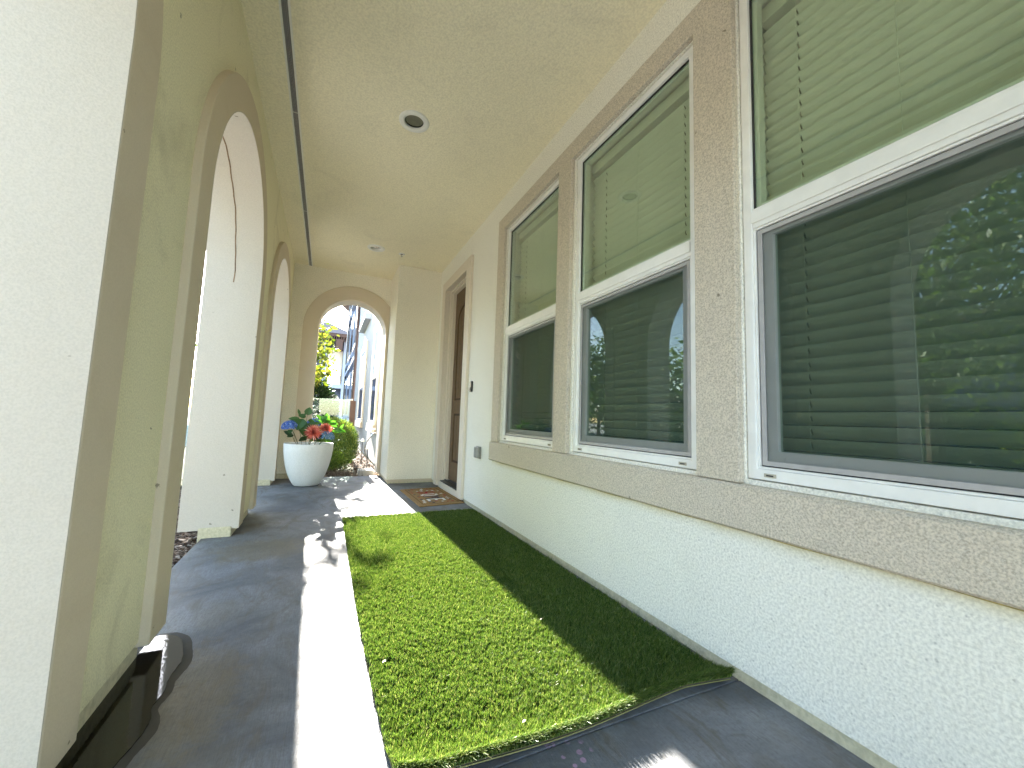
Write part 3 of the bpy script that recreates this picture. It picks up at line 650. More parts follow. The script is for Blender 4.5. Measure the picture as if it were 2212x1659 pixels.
# fringe of longer blades over the near edge
n = 26000; x = rng.uniform(0.235, 1.45, n); y = TY0(x) + rng.uniform(-0.004, 0.014, n)
blades(n, x, y, lift(x, y), 0.028 + 0.020 * rng.uniform(0, 1, n) ** 2, 0.0012 * np.ones(n), 0.28, (0, -0.60), 'edge_fringe', 'turf_blade', turf)
ed = MB(); xs_ = np.linspace(0.235, 1.448, 60)
ed.tube([(a, float(TY0(a)) - 0.001, max(0.003, float(lift(a, TY0(a))) - 0.010)) for a in xs_], 0.0022, 5)
simple('edge_thread', (0.22, 0.20, 0.08), 0.9); part('edge_cord', ed, 'edge_thread', turf)
for (x, y) in ((0.98, 1.68), (0.62, 1.15), (0.265, 1.62)):
    m = MB().add([(x - 0.006, y, 0.034), (x, y - 0.004, 0.036), (x + 0.007, y + 0.001, 0.037), (x, y + 0.006, 0.035)], [(0, 1, 2, 3)])
    m.add([(x - 0.006, y, 0.032), (x, y - 0.004, 0.034), (x + 0.007, y + 0.001, 0.035), (x, y + 0.006, 0.033)], [(3, 2, 1, 0)])
    lab = {0.98: 'tiny dry leaf crumb lying in the middle of the turf rug', 0.62: 'tiny pale crumb lying near the front edge of the turf rug', 0.265: 'tiny tan leaf crumb by the left edge of the turf rug'}[x]
    tag(part('leaf_crumb', m, 'slot_beige'), lab, 'leaf crumb', 'dry leaf crumbs on the turf')

# ================================================================= DOORMAT
ang = math.atan2(5.464 - 5.234, 0.0) * 0
mat_ = thing('doormat', 'brown coir doormat printed HOME among red and white stars in front of the door', 'doormat', (1.215, 4.82, 0))
mx0, mx1, my0, my1 = 0.955, 1.478, 4.315, 5.335
SK = 0.09                                            # mat lies slightly askew
def mp(x, y): # local skew rotation about centre
    cx, cy = 1.2165, 4.825; a = 0.055; dx, dy = x - cx, y - cy
    return (cx + dx * math.cos(a) - dy * math.sin(a) * 0.6, cy + dx * math.sin(a) * 2.2 + dy * math.cos(a))
mb = MB(); mb.prism([mp(mx0, my0), mp(mx1, my0), mp(mx1, my1), mp(mx0, my1)], 2, 0.0005, 0.014); part('coir_pad', mb, 'coir', mat_, bevel=0.003)
def strip(mb, x0, x1, y0, y1, z=0.0146): mb.prism([mp(x0, y0), mp(x1, y0), mp(x1, y1), mp(x0, y1)], 2, z - 0.0004, z)
mb = MB(); i_ = 0.05
strip(mb, mx0 + i_, mx1 - i_, my0 + i_, my0 + i_ + 0.012); strip(mb, mx0 + i_, mx1 - i_, my1 - i_ - 0.012, my1 - i_)
strip(mb, mx0 + i_, mx0 + i_ + 0.01, my0 + i_ + 0.0125, my1 - i_ - 0.0125); strip(mb, mx1 - i_ - 0.01, mx1 - i_, my0 + i_ + 0.0125, my1 - i_ - 0.0125)
part('border_line', mb, 'mat_edge', mat_)
LET = {'H': ['1001', '1001', '1001', '1111', '1001', '1001', '1001'], 'O': ['0110', '1001', '1001', '1001', '1001', '1001', '0110'],
       'M': ['10001', '11011', '10101', '10101', '10001', '10001', '10001'], 'E': ['1111', '1000', '1000', '1110', '1000', '1000', '1111']}
# text runs from the far side to the near side, tops towards the door
ycur = 5.06
for ch, mt, bk in (('H', 'mat_red', None), ('O', 'mat_white', None), ('M', 'mat_navy', None), ('E', 'mat_white', None)):
    rows = LET[ch]; w_ = len(rows[0]); cw = 0.030 if w_ < 5 else 0.027; chh = 0.030
    mb = MB()
    for r, row in enumerate(rows):
        for c, vv in enumerate(row):
            if vv == '1':
                xt = 1.32 - r * chh; yt = ycur - c * cw
                strip(mb, xt - chh, xt, yt - cw, yt, 0.0154)
    part('letter', mb, mt, mat_)
    ycur -= w_ * cw + 0.022
def star(mb, cx, cy, r, z):
    pts = [mp(cx + (r if i % 2 == 0 else r * 0.42) * math.cos(R(36 * i)), cy + (r if i % 2 == 0 else r * 0.42) * math.sin(R(36 * i))) for i in range(10)]
    mb.prism(pts, 2, z - 0.0006, z)
random.seed(3)
spots = []
for _ in range(900):
    x = random.uniform(mx0 + 0.085, mx1 - 0.085); y = random.uniform(my0 + 0.085, my1 - 0.085)
    if 1.07 < x < 1.36 and 4.50 < y < 5.10: continue
    if all((x - a) ** 2 + (y - b) ** 2 > 0.0032 for a, b in spots): spots.append((x, y))
for i, (x, y) in enumerate(spots[:46]):
    mb = MB(); star(mb, x, y, 0.026 if i % 3 else 0.020, 0.0152)
    part('star', mb, ('mat_white', 'mat_red', 'mat_red', 'mat_white', 'mat_navy')[i % 5], mat_)

# ================================================================= PUDDLE by the near pier
pp = [(-0.598, 1.60), (-0.592, 1.85), (-0.590, 2.16), (-0.545, 2.20), (-0.485, 2.15), (-0.447, 2.04), (-0.430, 1.95), (-0.438, 1.86), (-0.430, 1.78), (-0.437, 1.70),
      (-0.420, 1.62), (-0.430, 1.53), (-0.448, 1.45), (-0.452, 1.37), (-0.49, 1.30), (-0.52, 1.22), (-0.60, 1.20), (-0.60, 1.4)]
fine = []
for i in range(len(pp)):
    P0, P1, P2, P3 = (Vector(pp[(i + k) % len(pp)]) for k in (-1, 0, 1, 2))
    for t in range(6):
        f = t / 6; j = 0.0016 if 3 < i < 15 else 0
        q = 0.5 * ((2 * P1) + (P2 - P0) * f + (2 * P0 - 5 * P1 + 4 * P2 - P3) * f * f + (3 * P1 - P0 - 3 * P2 + P3) * f ** 3)
        fine.append((q.x + random.uniform(-j, j), q.y + random.uniform(-j, j)))
damp = [(p[0] + 0.026 * (1 if 3 < i / 6 < 15 else 0) + 0.006 * math.sin(i * 0.21) + 0.003 * math.sin(i * 0.53), p[1] + 0.02 * (1 if 1 < i / 6 < 6 else 0)) for i, p in enumerate(fine)]
s = N('damp_concrete'); a = s.noise(8, 5, 0.6)
s.pbr(s.mix(a, (0.05, 0.045, 0.036), (0.11, 0.10, 0.085)), 0.8, None, 0.15)
struct('damp_patch', MB().prism(damp, 2, 0.0004, 0.0008), 'damp_concrete')
pud = part('water_puddle', MB().prism(fine, 2, 0.0012, 0.0045), 'wet_concrete', None); pud['kind'] = 'structure'

# ================================================================= PLANTER AND FLOWERS
PX, PY = -0.172, 6.02
pl = thing('round_planter', 'large round white planter pot tapering to its foot, by the end arch', 'planter', (PX, PY, 0))
prof = [(0.0001, 0.003), (0.148, 0.003), (0.160, 0.012), (0.195, 0.07), (0.232, 0.15), (0.262, 0.25), (0.285, 0.36), (0.298, 0.46), (0.302, 0.545), (0.300, 0.553), (0.284, 0.553), (0.280, 0.53), (0.270, 0.40)]
part('pot', MB().lathe(prof, (PX, PY, 0), 64), 'planter_white', pl, smooth=True)
part('soil', MB().lathe([(0.0001, 0.50), (0.15, 0.505), (0.276, 0.49)], (PX, PY, 0), 32), 'soil', pl, smooth=True)

def leaf_mb(mb, base, d, up, L, Wd, curl=0.25, n=5, fold=0.12):
    """pointed oval leaf with a folded midrib: base point, direction, up vector"""
    d = Vector(d).normalized(); up = Vector(up); sd_ = d.cross(up).normalized(); up = sd_.cross(d).normalized(); b = Vector(base)
    vs = []; 
    for i in range(n + 1):
        t = i / n; w = Wd * math.sin(math.pi * min(1, t ** 0.8 * 0.98 + 0.02)) ** 0.8 * 0.5
        c = b + d * (L * t) - up * (curl * L * t * t)
        vs += [c + sd_ * w + up * (fold * w), c, c - sd_ * w + up * (fold * w)]
    fs = []
    for i in range(n):
        a = i * 3; fs += [(a, a + 1, a + 4, a + 3), (a + 1, a + 2, a + 5, a + 4)]
    return mb.add(vs, fs)
def curve(p, q, bend, n=6):
    p, q, bend = Vector(p), Vector(q), Vector(bend)
    return [p.lerp(q, i / n) + bend * math.sin(math.pi * i / n) for i in range(n + 1)]
def rv():
    v = Vector((random.gauss(0, 1), random.gauss(0, 1), random.gauss(0, 1))); return v.normalized()

def hydrangea(loc, r, label, mat, stemfrom):
    t = thing('hydrangea', label, 'flower', (PX, PY, 0.49), 'artificial blue hydrangeas in the planter')
    part('stem', MB().tube(curve(stemfrom, loc, (0, -0.02, 0.02)), 0.004, 6), 'stem_green', t)
    mb = MB(); c = Vector(loc)
    for i in range(170):
        d = rv(); d.z = abs(d.z) * 0.9 - 0.15; d.normalize(); p = c + Vector((d.x * r, d.y * r, d.z * r * 0.8))
        for k in range(4):
            tng = d.orthogonal().normalized(); tng.rotate(Matrix.Rotation(k * math.pi / 2 + i, 3, d)); o2 = d.cross(tng)
            s_ = 0.019; q = p + d * 0.003
            mb.add([q, q + tng * s_ * 0.6 + o2 * s_ * 0.5 + d * 0.003, q + tng * s_ * 1.05 + d * 0.001, q + tng * s_ * 0.6 - o2 * s_ * 0.5 + d * 0.003], [(0, 1, 2, 3)])
    part('bloom', mb.mesh('bloom', worg(t), mat, fix=False), None, t)
    for k in range(2):
        m = MB(); a = random.uniform(0, 6.28)
        leaf_mb(m, Vector(loc) + Vector((math.cos(a) * r * 0.5, math.sin(a) * r * 0.5, -0.03)), (math.cos(a), math.sin(a), -0.2), (0, 0, 1), 0.10, 0.06, 0.3)
        part('leaf', m, 'silk_leaf', t)
def dahlia(loc, r, label, face, stemfrom):
    t = thing('dahlia', label, 'flower', (PX, PY, 0.49), 'artificial coral dahlias in the planter')
    part('stem', MB().tube(curve(stemfrom, loc, (0, 0.02, 0.02)), 0.004, 6), 'stem_green', t)
    f = Vector(face).normalized(); a1 = f.orthogonal().normalized(); b1 = f.cross(a1); mb = MB(); c = Vector(loc)
    for ring in range(7):
        el = R(8 + ring * 13); n_ = 22 - ring * 2; L = r * (1 - ring * 0.10)
        for k in range(n_):
            an = 2 * math.pi * (k + 0.5 * (ring % 2)) / n_ + random.uniform(-0.06, 0.06)
            rad = a1 * math.cos(an) + b1 * math.sin(an); d = rad * math.cos(el) + f * math.sin(el)
            leaf_mb(mb, c + f * (0.004 * ring) + d * 0.008, d, f, L * random.uniform(0.92, 1.05), 0.018, -0.12, 4, 0.5)
    part('bloom', mb.mesh('bloom', worg(t), 'coral_petal', fix=False), None, t)
def spray(pts, label, mat, leaves, nm='leafy_branch'):
    t = thing(nm, label, 'branch', (PX, PY, 0.49), 'artificial leaf branches in the planter')
    part('stem', MB().tube(pts, 0.0035, 6, 0.6), 'stem_green', t)
    for (b, d, L, Wd) in leaves:
        m = MB(); leaf_mb(m, b, d, Vector((-0.1, -0.85, 0.5)), L * 1.15, Wd * 1.35, 0.15, 6, 0.2); part('leaf', m, mat, t)
S0 = lambda dx, dy=0: (PX + dx, PY + dy, 0.50)
hydrangea((-0.400, 5.95, 0.765), 0.106, 'vivid blue hydrangea bloom leaning out at the left of the planter', 'blue_petal', S0(-0.12))
hydrangea((-0.135, 6.08, 0.815), 0.085, 'half hidden blue hydrangea bloom behind the leaves in the planter', 'blue_petal', S0(0))
hydrangea((0.030, 5.90, 0.640), 0.098, 'pale blue hydrangea bloom low at the right rim of the planter', 'pale_blue_petal', S0(0.1, -0.05))
dahlia((-0.130, 5.86, 0.700), 0.118, 'large coral dahlia facing front above the pot rim', (0.05, -1, 0.35), S0(-0.02, -0.1))
dahlia((0.010, 5.97, 0.745), 0.090, 'smaller coral dahlia behind and right of the large one', (0.25, -0.9, 0.45), S0(0.05, -0.05))
spray(curve(S0(-0.03, -0.03), (-0.215, 5.95, 0.97), (-0.02, 0, 0)), 'tall dark green leaf branch with a round top leaf in the planter', 'silk_leaf',
      [((-0.215, 5.95, 0.93), (0.15, 0, 1), 0.095, 0.075), ((-0.235, 5.95, 0.90), (-0.9, -0.1, 0.35), 0.085, 0.05), ((-0.205, 5.95, 0.86), (0.7, 0, -0.1), 0.07, 0.04), ((-0.215, 5.94, 0.80), (0.3, -0.3, -0.5), 0.14, 0.085), ((-0.22, 5.93, 0.78), (0.85, -0.2, 0.45), 0.12, 0.05)])
spray(curve(S0(-0.08, -0.02), (-0.325, 5.95, 0.985), (-0.01, 0, 0)), 'slender leaf branch rising at the left of the planter', 'silk_leaf',
      [((-0.305, 5.95, 0.93), (-0.35, 0, 0.9), 0.075, 0.026), ((-0.29, 5.95, 0.90), (0.8, 0, 0.8), 0.095, 0.022), ((-0.30, 5.94, 0.87), (-1, -0.1, 0.12), 0.12, 0.05),
       ((-0.27, 5.93, 0.88), (-0.25, -0.4, -0.6), 0.15, 0.11), ((-0.30, 5.92, 0.84), (0.35, -0.4, -0.5), 0.14, 0.10), ((-0.28, 5.93, 0.77), (0.6, -0.3, -0.75), 0.17, 0.075)])
spray(curve(S0(-0.12, -0.02), (-0.385, 5.93, 0.68), (-0.01, 0, 0)), 'drooping dark leaf at the left side of the planter', 'dark_leaf',
      [((-0.375, 5.93, 0.66), (-0.75, -0.1, 0.45), 0.10, 0.045), ((-0.36, 5.93, 0.66), (-0.8, -0.1, -0.1), 0.07, 0.04)])
lv = []
for i in range(13):
    a = i / 12; b = (-0.08 + 0.16 * a + random.uniform(-0.02, 0.02), 6.02, 0.84 - 0.02 * a + random.uniform(-0.03, 0.04))
    lv.append((b, (random.uniform(-1, 1.2), random.uniform(-0.6, 0.3), random.uniform(-0.25, 0.7)), random.uniform(0.09, 0.13), 0.04))
spray(curve(S0(0.04), (0.03, 6.02, 0.87), (0.02, 0, 0)), 'bright green leafy branch in the middle of the planter', 'bright_leaf', lv)
lv = []
for i in range(7):
    b = (0.10 + 0.015 * i, 5.98, 0.735 + random.uniform(-0.01, 0.03)); lv.append((b, (random.uniform(0, 1.2), random.uniform(-0.5, 0.3), random.uniform(-0.5, 0.45)), random.uniform(0.08, 0.11), 0.032))
spray(curve(S0(0.08), (0.17, 5.98, 0.76), (0.02, 0, 0.01)), 'bright green sprig reaching out at the right of the planter', 'bright_leaf', lv)
lv = [((random.uniform(-0.30, 0.0), 5.98 + random.uniform(-0.08, 0.05), random.uniform(0.60, 0.76)), (random.uniform(-1, 1), random.uniform(-0.7, 0.2), random.uniform(-0.3, 0.8)), random.uniform(0.09, 0.13), 0.055) for i in range(12)]
spray(curve(S0(0), (-0.12, 6.0, 0.75), (0, 0, 0)), 'dark leaves filling the planter beneath the blooms', 'dark_leaf', lv)

# ================================================================= BEYOND THE END ARCH
# mulch chips (near the hedge and by the second arch)
def chips(n, x0, x1, y0, y1, z, name):
    mb = MB()
    for i in range(n):
        x, y = random.uniform(x0, x1), random.uniform(y0, y1); a = random.uniform(0, math.pi); L, w_ = random.uniform(0.012, 0.035), random.uniform(0.005, 0.011)
        t = random.uniform(-0.5, 0.5); c_, s_ = math.cos(a), math.sin(a); zz = z + random.uniform(0, 0.018)
        def q(u, v, h_): return (x + c_ * u - s_ * v, y + s_ * u + c_ * v, zz + u * t + h_)
        mb.add([q(-L, -w_, 0), q(L, -w_, 0), q(L, w_, 0), q(-L, w_, 0), q(-L, -w_, 0.006), q(L, -w_, 0.006), q(L, w_, 0.006), q(-L, w_, 0.006)], [(0, 1, 2, 3), (4, 5, 6, 7), (0, 1, 5, 4), (2, 3, 7, 6), (0, 3, 7, 4), (1, 2, 6, 5)])
    o = part(name, mb.mesh(name, (0, 0, 0), 'bark_chip', fix=False), None); o['kind'] = 'stuff'
    tag(o, {'end': 'brown bark mulch on the bed beyond the end arch', 'side': 'brown bark mulch on the bed outside the arcade'}['end' if y0 > 6.5 else 'side'], 'mulch')
    return o
chips(5500, -0.9, 0.92, 6.74, 11.5, -0.058, 'bark_mulch')
chips(6000, -1.8, -0.78, 2.2, 6.5, -0.098, 'bark_mulch')

# hedge shrub
def shrub(name, label, c, rx, ry, rz, n, mat, L, wd, updir=0.7, cat='shrub', trunk=None):
    t = thing(name, label, cat, (c[0], c[1], -0.06))
    d = rng.normal(size=(n, 3)); d /= np.linalg.norm(d, axis=1)[:, None]
    r = rng.uniform(0.45, 1.0, n) ** 0.45; bumpy = 1 + 0.10 * np.sin(d[:, 0] * 7 + d[:, 2] * 5) * np.sin(d[:, 1] * 6)
    P = np.stack([c[0] + d[:, 0] * rx * r * bumpy, c[1] + d[:, 1] * ry * r * bumpy, c[2] + d[:, 2] * rz * r * bumpy], -1)
    dd = d * (1 - updir) + np.array([0, 0, updir]) + rng.normal(0, 0.35, (n, 3)); dd /= np.linalg.norm(dd, axis=1)[:, None]
    sd_ = np.cross(dd, rng.normal(size=(n, 3))); sd_ /= np.linalg.norm(sd_, axis=1)[:, None]
    LL = L * rng.uniform(0.6, 1.3, n)[:, None]; ww = wd * rng.uniform(0.7, 1.2, n)[:, None]
    v = np.stack([P, P + dd * LL * 0.5 + sd_ * ww, P + dd * LL, P + dd * LL * 0.5 - sd_ * ww], 1).reshape(-1, 3) - np.array([c[0], c[1], -0.06])
    me = bpy.data.meshes.new('foliage'); me.vertices.add(4 * n); me.vertices.foreach_set('co', v.ravel()); me.loops.add(4 * n)
    me.loops.foreach_set('vertex_index', np.arange(4 * n)); me.polygons.add(n); me.polygons.foreach_set('loop_start', np.arange(n) * 4)
    me.update(calc_edges=True); me.materials.append(MATS[mat])
    o = bpy.data.objects.new('foliage', me); COL.objects.link(o); o.parent = t; o['kind'] = 'stuff'
    st = MB()
    for k in range(7):
        a = k * 0.9; st.tube(curve((c[0] + 0.05 * math.cos(a), c[1] + 0.05 * math.sin(a), -0.06), (c[0] + rx * 0.6 * math.cos(a), c[1] + ry * 0.6 * math.sin(a), c[2] + rz * 0.3), (0, 0, -0.03)), 0.008, 5, 0.4)
    part('stem', st, 'stem_brown', t)
    return t
shrub('hedge_shrub', 'dense rounded green hedge shrub sunlit on top just beyond the planter', (0.16, 7.75, 0.40), 0.42, 0.62, 0.46, 26000, 'hedge_leaf', 0.050, 0.0045, 0.75)
# arching dry grass at the slab edge
gt = thing('ornamental_grass', 'low clump of arching dry grass strands at the edge of the slab', 'grass clump', (0.35, 6.95, -0.06))
mb = MB()
for i in range(46):
    x, y = 0.10 + random.uniform(0, 0.45), 6.92 + random.uniform(0, 0.12); a = random.uniform(-2.6, 0.2) ; L = random.uniform(0.07, 0.15)
    mb.tube(curve((x, y, -0.05), (x + L * math.cos(a), y + L * 0.6 * math.sin(a), -0.03), (0, 0, random.uniform(0.07, 0.14)), 8), 0.0032, 4, 0.5)
part('strands', mb, 'dry_grass', gt, kind='stuff')
tag(part('splash_block', MB().box(0.56, 0.80, 7.0, 7.30, -0.06, 0.045).box(0.58, 0.78, 7.30, 7.42, -0.06, 0.02), 'concrete_block', None, bevel=0.01), 'low concrete splash block against the house base beyond the arch', 'splash block')
fau = thing('hose_bib', 'outdoor hose tap with short hose sticking out of the sunlit side wall', 'tap', (0.93, 7.9, 0.55))
part('pipe', MB().tube([(0.945, 7.9, 0.62), (0.84, 7.9, 0.62), (0.80, 7.9, 0.56)], 0.014, 8), 'chrome', fau)
part('wheel_handle', MB().tube([(0.84, 7.9, 0.62), (0.84, 7.9, 0.69)], 0.006, 6).lathe([(0.0001, 0), (0.035, 0), (0.035, 0.01), (0.0001, 0.01)], (0.84, 7.9, 0.69), 10), 'white_metal', fau)
part('hose', MB().tube(curve((0.80, 7.9, 0.56), (0.86, 8.0, 0.05), (-0.12, 0, 0)), 0.013, 8), 'grey_cover', fau)
for i, (y, z, lab) in enumerate(((7.45, 0.36, 'white bell shaped path light by the side wall, nearer one'), (8.6, 0.42, 'white bell shaped path light by the side wall, farther one'))):
    t = thing('path_light', lab, 'path light', (0.72, y, -0.06), 'path lights by the side wall')
    part('stake', MB().tube([(0.72, y, -0.06), (0.72, y, z)], 0.007, 6), 'black_metal', t)
    part('shade', MB().lathe([(0.0001, 0.05), (0.02, 0.045), (0.06, 0.0), (0.055, -0.004)], (0.72, y, z), 14), 'white_metal', t, smooth=True)

# side wing of the same house beyond the arch, seen edge on
side = thing('side_wing', 'sunlit cream side wing of the house with two tall windows beyond the end arch', 'house wing', (0.96, 11, -0.06))
XS = 0.955
SW = [(8.62, 9.62), (11.9, 13.4)]
hol = [(a, b, 0.79, 2.90) for a, b in SW]
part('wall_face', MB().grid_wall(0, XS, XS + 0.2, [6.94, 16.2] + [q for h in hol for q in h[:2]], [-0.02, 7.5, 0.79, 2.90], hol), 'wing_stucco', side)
part('footing', MB().box(XS + 0.02, XS + 0.2, 6.94, 16.2, -0.1, -0.021), 'foundation_concrete', side)
for a, b in SW:
    o = MB(); rect_frame(o, XS - 0.05, XS - 0.0005, a - 0.16, b + 0.16, 0.60, 3.06, 0.16, 0.19, 0.16)
    part('window_trim', o, 'tan_stucco', side, bevel=0.01)
    part('window_sill', MB().box(XS - 0.085, XS - 0.0505, a - 0.2, b + 0.2, 0.60, 0.77), 'tan_stucco', side, bevel=0.008)
    f = MB(); rect_frame(f, XS - 0.045, XS + 0.06, a + 0.002, b - 0.002, 0.792, 2.898, 0.05); f.box(XS - 0.048, XS + 0.055, a + 0.052, b - 0.052, 1.76, 1.84)
    fo = part('window_frame', f, 'white_vinyl', side)
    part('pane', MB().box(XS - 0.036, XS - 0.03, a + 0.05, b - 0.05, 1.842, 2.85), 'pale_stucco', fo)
    part('pane', MB().box(XS - 0.036, XS - 0.03, a + 0.05, b - 0.05, 0.842, 1.758), 'window_dark', fo)
part('downspout', MB().tube([(0.90, 16.3, 0.0), (0.90, 16.3, 7.4)], 0.055, 8), 'brown_metal', side)
part('cornice', MB().box(XS - 0.16, XS - 0.0005, 11.4, 13.6, 3.62, 3.78), 'pale_stucco', side)
# second wing, grey
w2 = thing('grey_wing', 'grey violet stucco wing with sills and tall dark windows behind the downspout', 'house wing', (1.1, 24, -0.06))
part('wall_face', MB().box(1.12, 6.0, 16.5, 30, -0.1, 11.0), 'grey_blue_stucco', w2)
part('pilaster', MB().box(1.0, 1.1195, 29.0, 30.0, -0.1, 10.6), 'pale_stucco', w2)
for z in (0.9, 4.2, 7.2):
    for y in (18.2, 22.2, 26.0):
        f = part('window_frame', MB().box(1.03, 1.1195, y, y + 1.9, z - 0.1, z + 2.3), 'pale_stucco', w2)
        part('pane', MB().box(1.01, 1.0295, y + 0.15, y + 0.9, z + 0.05, z + 2.1), 'window_dark', f)
        part('pane', MB().box(1.01, 1.0295, y + 1.0, y + 1.75, z + 0.05, z + 2.1), 'window_dark', f)
        part('window_sill', MB().box(0.94, 1.1195, y - 0.1, y + 2.0, z - 0.28, z - 0.12), 'pale_stucco', w2)
part('band_course', MB().box(0.98, 1.1195, 16.5, 29.0, 3.45, 3.65), 'pale_stucco', w2)
part('downspout', MB().tube([(1.03, 28.6, 0), (1.03, 28.6, 10.8)], 0.07, 8), 'black_metal', w2)

# far block with balcony, arch and tiled roof
fb = thing('far_building', 'distant grey stone apartment block with balcony and arched openings beyond the glass fence', 'building', (0, 42, 0))
K = 1.68; Z = lambda z: 0.96 + (z - 0.96) * K
def fbx(name, x0, x1, y0, y1, z0, z1, mat, parent=None): return part(name, MB().box(x0 * K, x1 * K, y0, y1, Z(z0), Z(z1)), mat, parent or fb)
# stone wall with arched balcony opening and arched ground opening
xl, xr = -9.0, 0.78 * K
part('stone_wall', MB().grid_wall(1, 42, 42.6, [xl, -0.12 * K, 0.68 * K, xr], [-0.1, Z(2.62), Z(4.62), Z(5.9)], [(-0.12 * K, 0.68 * K, Z(2.62), Z(4.62))]), 'far_stone', fb)
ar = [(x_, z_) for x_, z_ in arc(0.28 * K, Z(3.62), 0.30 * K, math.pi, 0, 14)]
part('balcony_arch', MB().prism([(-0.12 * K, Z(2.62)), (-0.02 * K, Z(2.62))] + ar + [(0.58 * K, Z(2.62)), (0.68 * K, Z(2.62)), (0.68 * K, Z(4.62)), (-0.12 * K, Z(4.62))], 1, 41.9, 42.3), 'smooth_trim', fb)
fbx('corner_pilaster', 0.70, 0.90, 41.5, 41.99, 0.0, 5.4, 'pale_stucco')
fbx('corner_pilaster', -0.34, -0.16, 41.6, 41.99, 2.5, 5.0, 'pale_stucco')
fbx('band_course', -5.4, 0.70, 41.3, 41.95, 2.42, 2.66, 'pale_stucco')
rl = part('balcony_railing', MB().box(0.02 * K, 0.60 * K, 41.1, 41.16, Z(3.44), Z(3.49)).box(0.02 * K, 0.60 * K, 41.1, 41.16, Z(2.72), Z(2.76)), 'black_metal', fb)
for i in range(11):
    x = (0.02 + 0.058 * i) * K; part('baluster', MB().box(x - 0.025, x + 0.025, 41.11, 41.15, Z(2.76) + 0.002, Z(3.44) - 0.002), 'black_metal', rl)
part('ground_arch', MB().prism(arc(0.33 * K, Z(1.7), 0.36 * K, math.pi, 0, 16) + arc(0.33 * K, Z(1.7), 0.26 * K, 0, math.pi, 16), 1, 41.7, 41.98), 'smooth_trim', fb)
part('ground_arch_wall', MB().prism(arc(0.33 * K, Z(1.7), 0.255 * K, math.pi, 0, 16), 1, 41.9, 41.97), 'tan_stucco', fb)
roof = part('roof', MB().prism([(-9.5, Z(5.45)), (0.84 * K, Z(5.45)), (0.80 * K, Z(5.62)), (-0.2 * K, Z(6.0)), (-9.5, Z(6.0))], 1, 40.0, 46), 'roof_tile', fb)
part('eave', MB().box(-9.4, 0.80 * K, 40.1, 41.9, Z(5.28), Z(5.44)), 'brown_wood', fb)
for i in range(16): part('rafter_tail', MB().box(-0.6 + i * 0.125 * K - 0.05, -0.6 + i * 0.125 * K + 0.05, 40.15, 41.4, Z(5.12), Z(5.275)), 'brown_wood', fb)
part('eave_soffit', MB().box(0.25 * K, 0.60 * K, 39.8, 41.4, Z(4.55), Z(5.1)), 'brown_wood', fb)
# near eave of the grey wing seen against the sky
part('eave', MB().prism([(0.42 * 1.3, 8.7), (1.119, 8.25), (1.119, 9.6), (0.42 * 1.3, 9.3)], 1, 26.5, 30.4), 'brown_wood', w2)

# frameless glass fence
gf = thing('glass_fence', 'low frameless clear glass fence panel behind the hedge shrub', 'glass fence', (-0.6, 9.5, -0.06))
part('glass_panel', MB().box(-0.95, 0.475, 9.50, 9.512, 0.0, 1.29), 'fence_glass', gf)
part('glass_panel', MB().box(-2.5, -0.97, 9.50, 9.512, 0.0, 1.29), 'fence_glass', gf)
part('wall_clip', MB().box(0.46, 0.53, 9.49, 9.522, 1.275, 1.30), 'white_metal', gf)
part('end_post', MB().box(0.482, 0.60, 9.47, 9.53, -0.06, 1.262), 'brown_metal', gf)

# ---------------------------------------------------------------- trees
def tree(name, label, base, H, crown, rad, nclump, nleaf, mat, lsize, group=None, trunk_r=0.09, flat=0.8, seed=1):
    rg = np.random.default_rng(seed); t = thing(name, label, 'tree', base, group)
    bx, by, bz = base; tr = MB()
    top = (crown[0], crown[1], crown[2]); tr.tube(curve(base, top, (0.05, 0, 0), 8), trunk_r, 9, 0.35)
    cs = []
    for k in range(nclump):
        d = rg.normal(size=3); d /= np.linalg.norm(d); r = rg.uniform(0.3, 1.0) ** 0.5
        c = np.array(crown) + d * r * np.array([rad, rad, rad * flat]); cs.append(c)
        s0 = Vector(base).lerp(Vector(top), rg.uniform(0.45, 0.95)); tr.tube(curve(s0, c, (0, 0, 0.1), 5), trunk_r * 0.28, 5, 0.25)
    part('trunk', tr, 'bark', t)
    n = nclump * nleaf; cc = np.repeat(np.array(cs), nleaf, 0); P = cc + rg.normal(0, rad * 0.17, (n, 3))
    dd = rg.normal(size=(n, 3)) + np.array([0, 0, -0.2]); dd /= np.linalg.norm(dd, axis=1)[:, None]
    sd_ = np.cross(dd, rg.normal(size=(n, 3))); sd_ /= np.linalg.norm(sd_, axis=1)[:, None]
    L = lsize * rg.uniform(0.6, 1.2, n)[:, None]; up = np.cross(dd, sd_)
    v = np.stack([P, P + dd * L * 0.45 + sd_ * L * 0.26 + up * L * 0.06, P + dd * L, P + dd * L * 0.45 - sd_ * L * 0.26 + up * L * 0.06], 1).reshape(-1, 3) - np.array(base)
    me = bpy.data.meshes.new('crown'); me.vertices.add(4 * n); me.vertices.foreach_set('co', v.ravel()); me.loops.add(4 * n)
    me.loops.foreach_set('vertex_index', np.arange(4 * n)); me.polygons.add(n); me.polygons.foreach_set('loop_start', np.arange(n) * 4)
    me.update(calc_edges=True); me.materials.append(MATS[mat]); o = bpy.data.objects.new('crown', me); COL.objects.link(o); o.parent = t; o['kind'] = 'stuff'
    return t
tree('leafy_tree', 'young tree with large yellow green leaves left of centre in the end arch', (-1.3, 13.0, -0.1), 3, (-1.0, 13.0, 2.75), 1.1, 46, 34, 'yellow_leaf', 0.20, trunk_r=0.05, flat=1.0, seed=5)
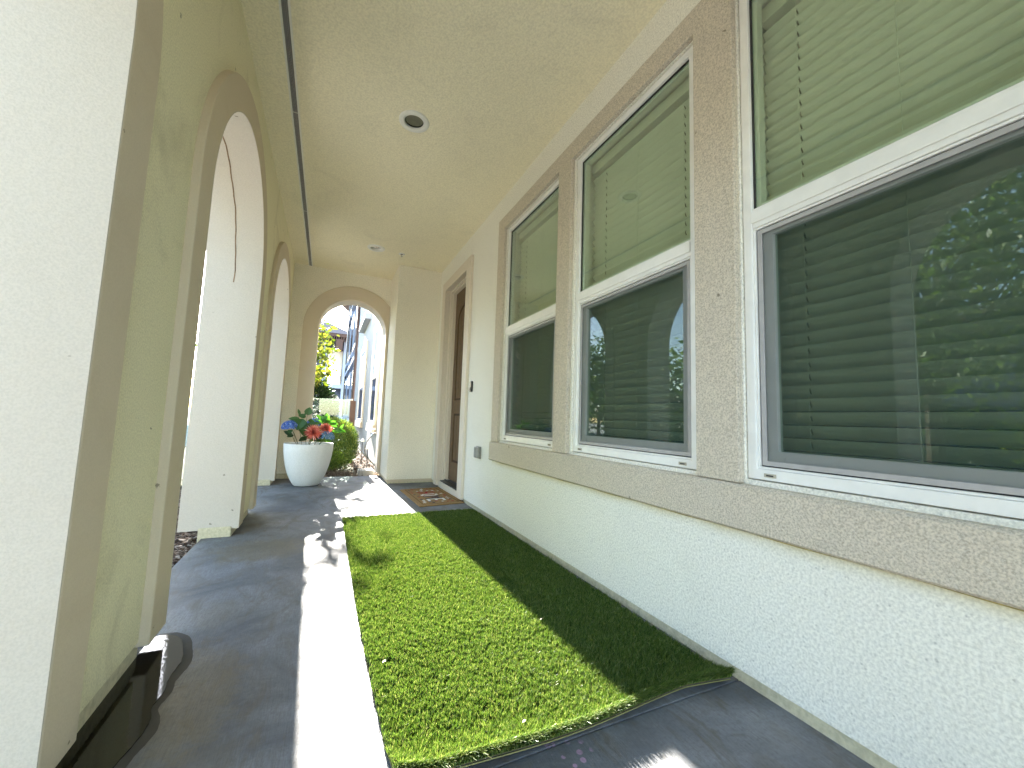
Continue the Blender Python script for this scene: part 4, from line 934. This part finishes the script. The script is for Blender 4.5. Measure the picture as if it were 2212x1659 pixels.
shrub('dark_shrub', 'dark green bush below the yellow leaved tree behind the glass fence', (-0.75, 14.0, 1.0), 1.05, 0.8, 1.15, 9000, 'dark_leaf', 0.12, 0.03, 0.2)
# trees on the open side of the porch: seen through the arches and mirrored in the windows
tree('garden_tree', 'tall leafy tree outside the nearest arch, mirrored in the large window', (-6.3, 3.0, -0.15), 6, (-6.0, 2.9, 3.6), 2.2, 80, 130, 'mid_leaf', 0.15, 'garden trees outside the arcade', 0.14, 0.95, 8)
tree('garden_tree', 'slender leafy tree outside the second arch of the arcade', (-3.6, 8.6, -0.15), 4, (-3.4, 8.3, 2.3), 0.85, 36, 70, 'green_leaf', 0.12, 'garden trees outside the arcade', 0.06, 1.1, 9)
tree('garden_tree', 'leafy tree outside the farthest arch of the arcade', (-6.0, 15.5, -0.15), 5, (-6.0, 15.3, 3.0), 1.9, 46, 90, 'green_leaf', 0.17, 'garden trees outside the arcade', 0.1, 1.0, 10)
shrub('garden_shrub', 'low green shrub in the bed outside the arcade', (-3.3, 6.3, 0.35), 0.6, 1.2, 0.5, 6000, 'green_leaf', 0.07, 0.014, 0.4)

for i, (x, y, rx, lab) in enumerate(((-7.6, 1.2, 1.5, 'broad dark green hedge clump outside the nearest arch'), (-7.9, 4.4, 1.7, 'broad dark green hedge clump outside the second arch'), (-8.4, 8.0, 1.8, 'broad dark green hedge clump outside the third arch'))):
    shrub('hedge_clump', lab, (x, y, 0.75), 0.9, rx, 1.0, 9000, 'green_leaf', 0.11, 0.03, 0.3)
nb = thing('neighbour_building', 'pale neighbouring building far out on the open side of the porch', 'building', (-24, 6, -0.1))
part('wall_face', MB().grid_wall(0, -24.4, -24, [-8, 20] + [q for i in range(6) for q in (-6 + i * 4.2, -4.4 + i * 4.2)], [-0.1, 6.2, 0.9, 2.3, 3.7, 5.1],
     [(-6 + i * 4.2, -4.4 + i * 4.2, a, b) for i in range(6) for a, b in ((0.9, 2.3), (3.7, 5.1))]), 'grey_blue_stucco', nb)
for i in range(6):
    for a, b in ((0.9, 2.3), (3.7, 5.1)): part('window', MB().box(-24.3, -24.2, -6 + i * 4.2, -4.4 + i * 4.2, a, b), 'window_dark', nb)
part('roof', MB().prism([(-29, 6.2), (-23.4, 6.2), (-26.5, 7.6)], 1, -8.5, 20.5), 'roof_tile', nb)

tree('garden_tree', 'added leafy tree, out of view, dimming the sky light on the nearest arch jamb', (-4.2, -3.6, -0.15), 6, (-4.0, -3.4, 2.7), 2.0, 80, 110, 'green_leaf', 0.17, 'garden trees outside the arcade', 0.14, 1.0, 21)  # unseen tree added to block sky light from the near arch jamb

for i, (x, y, lab) in enumerate(((-19, 20, 'distant rounded tree beyond the garden, nearest in its row'), (-21, 27, 'distant rounded tree beyond the garden, second in its row'), (-20, 35, 'distant rounded tree beyond the garden, third in its row'), (-22, 44, 'distant rounded tree beyond the garden, last in its row'))):
    tree('distant_tree', lab, (x, y, -0.15), 6, (x, y, 3.2), 3.4, 60, 50, 'mid_leaf', 0.5, 'distant trees beyond the garden', 0.2, 0.85, 40 + i)
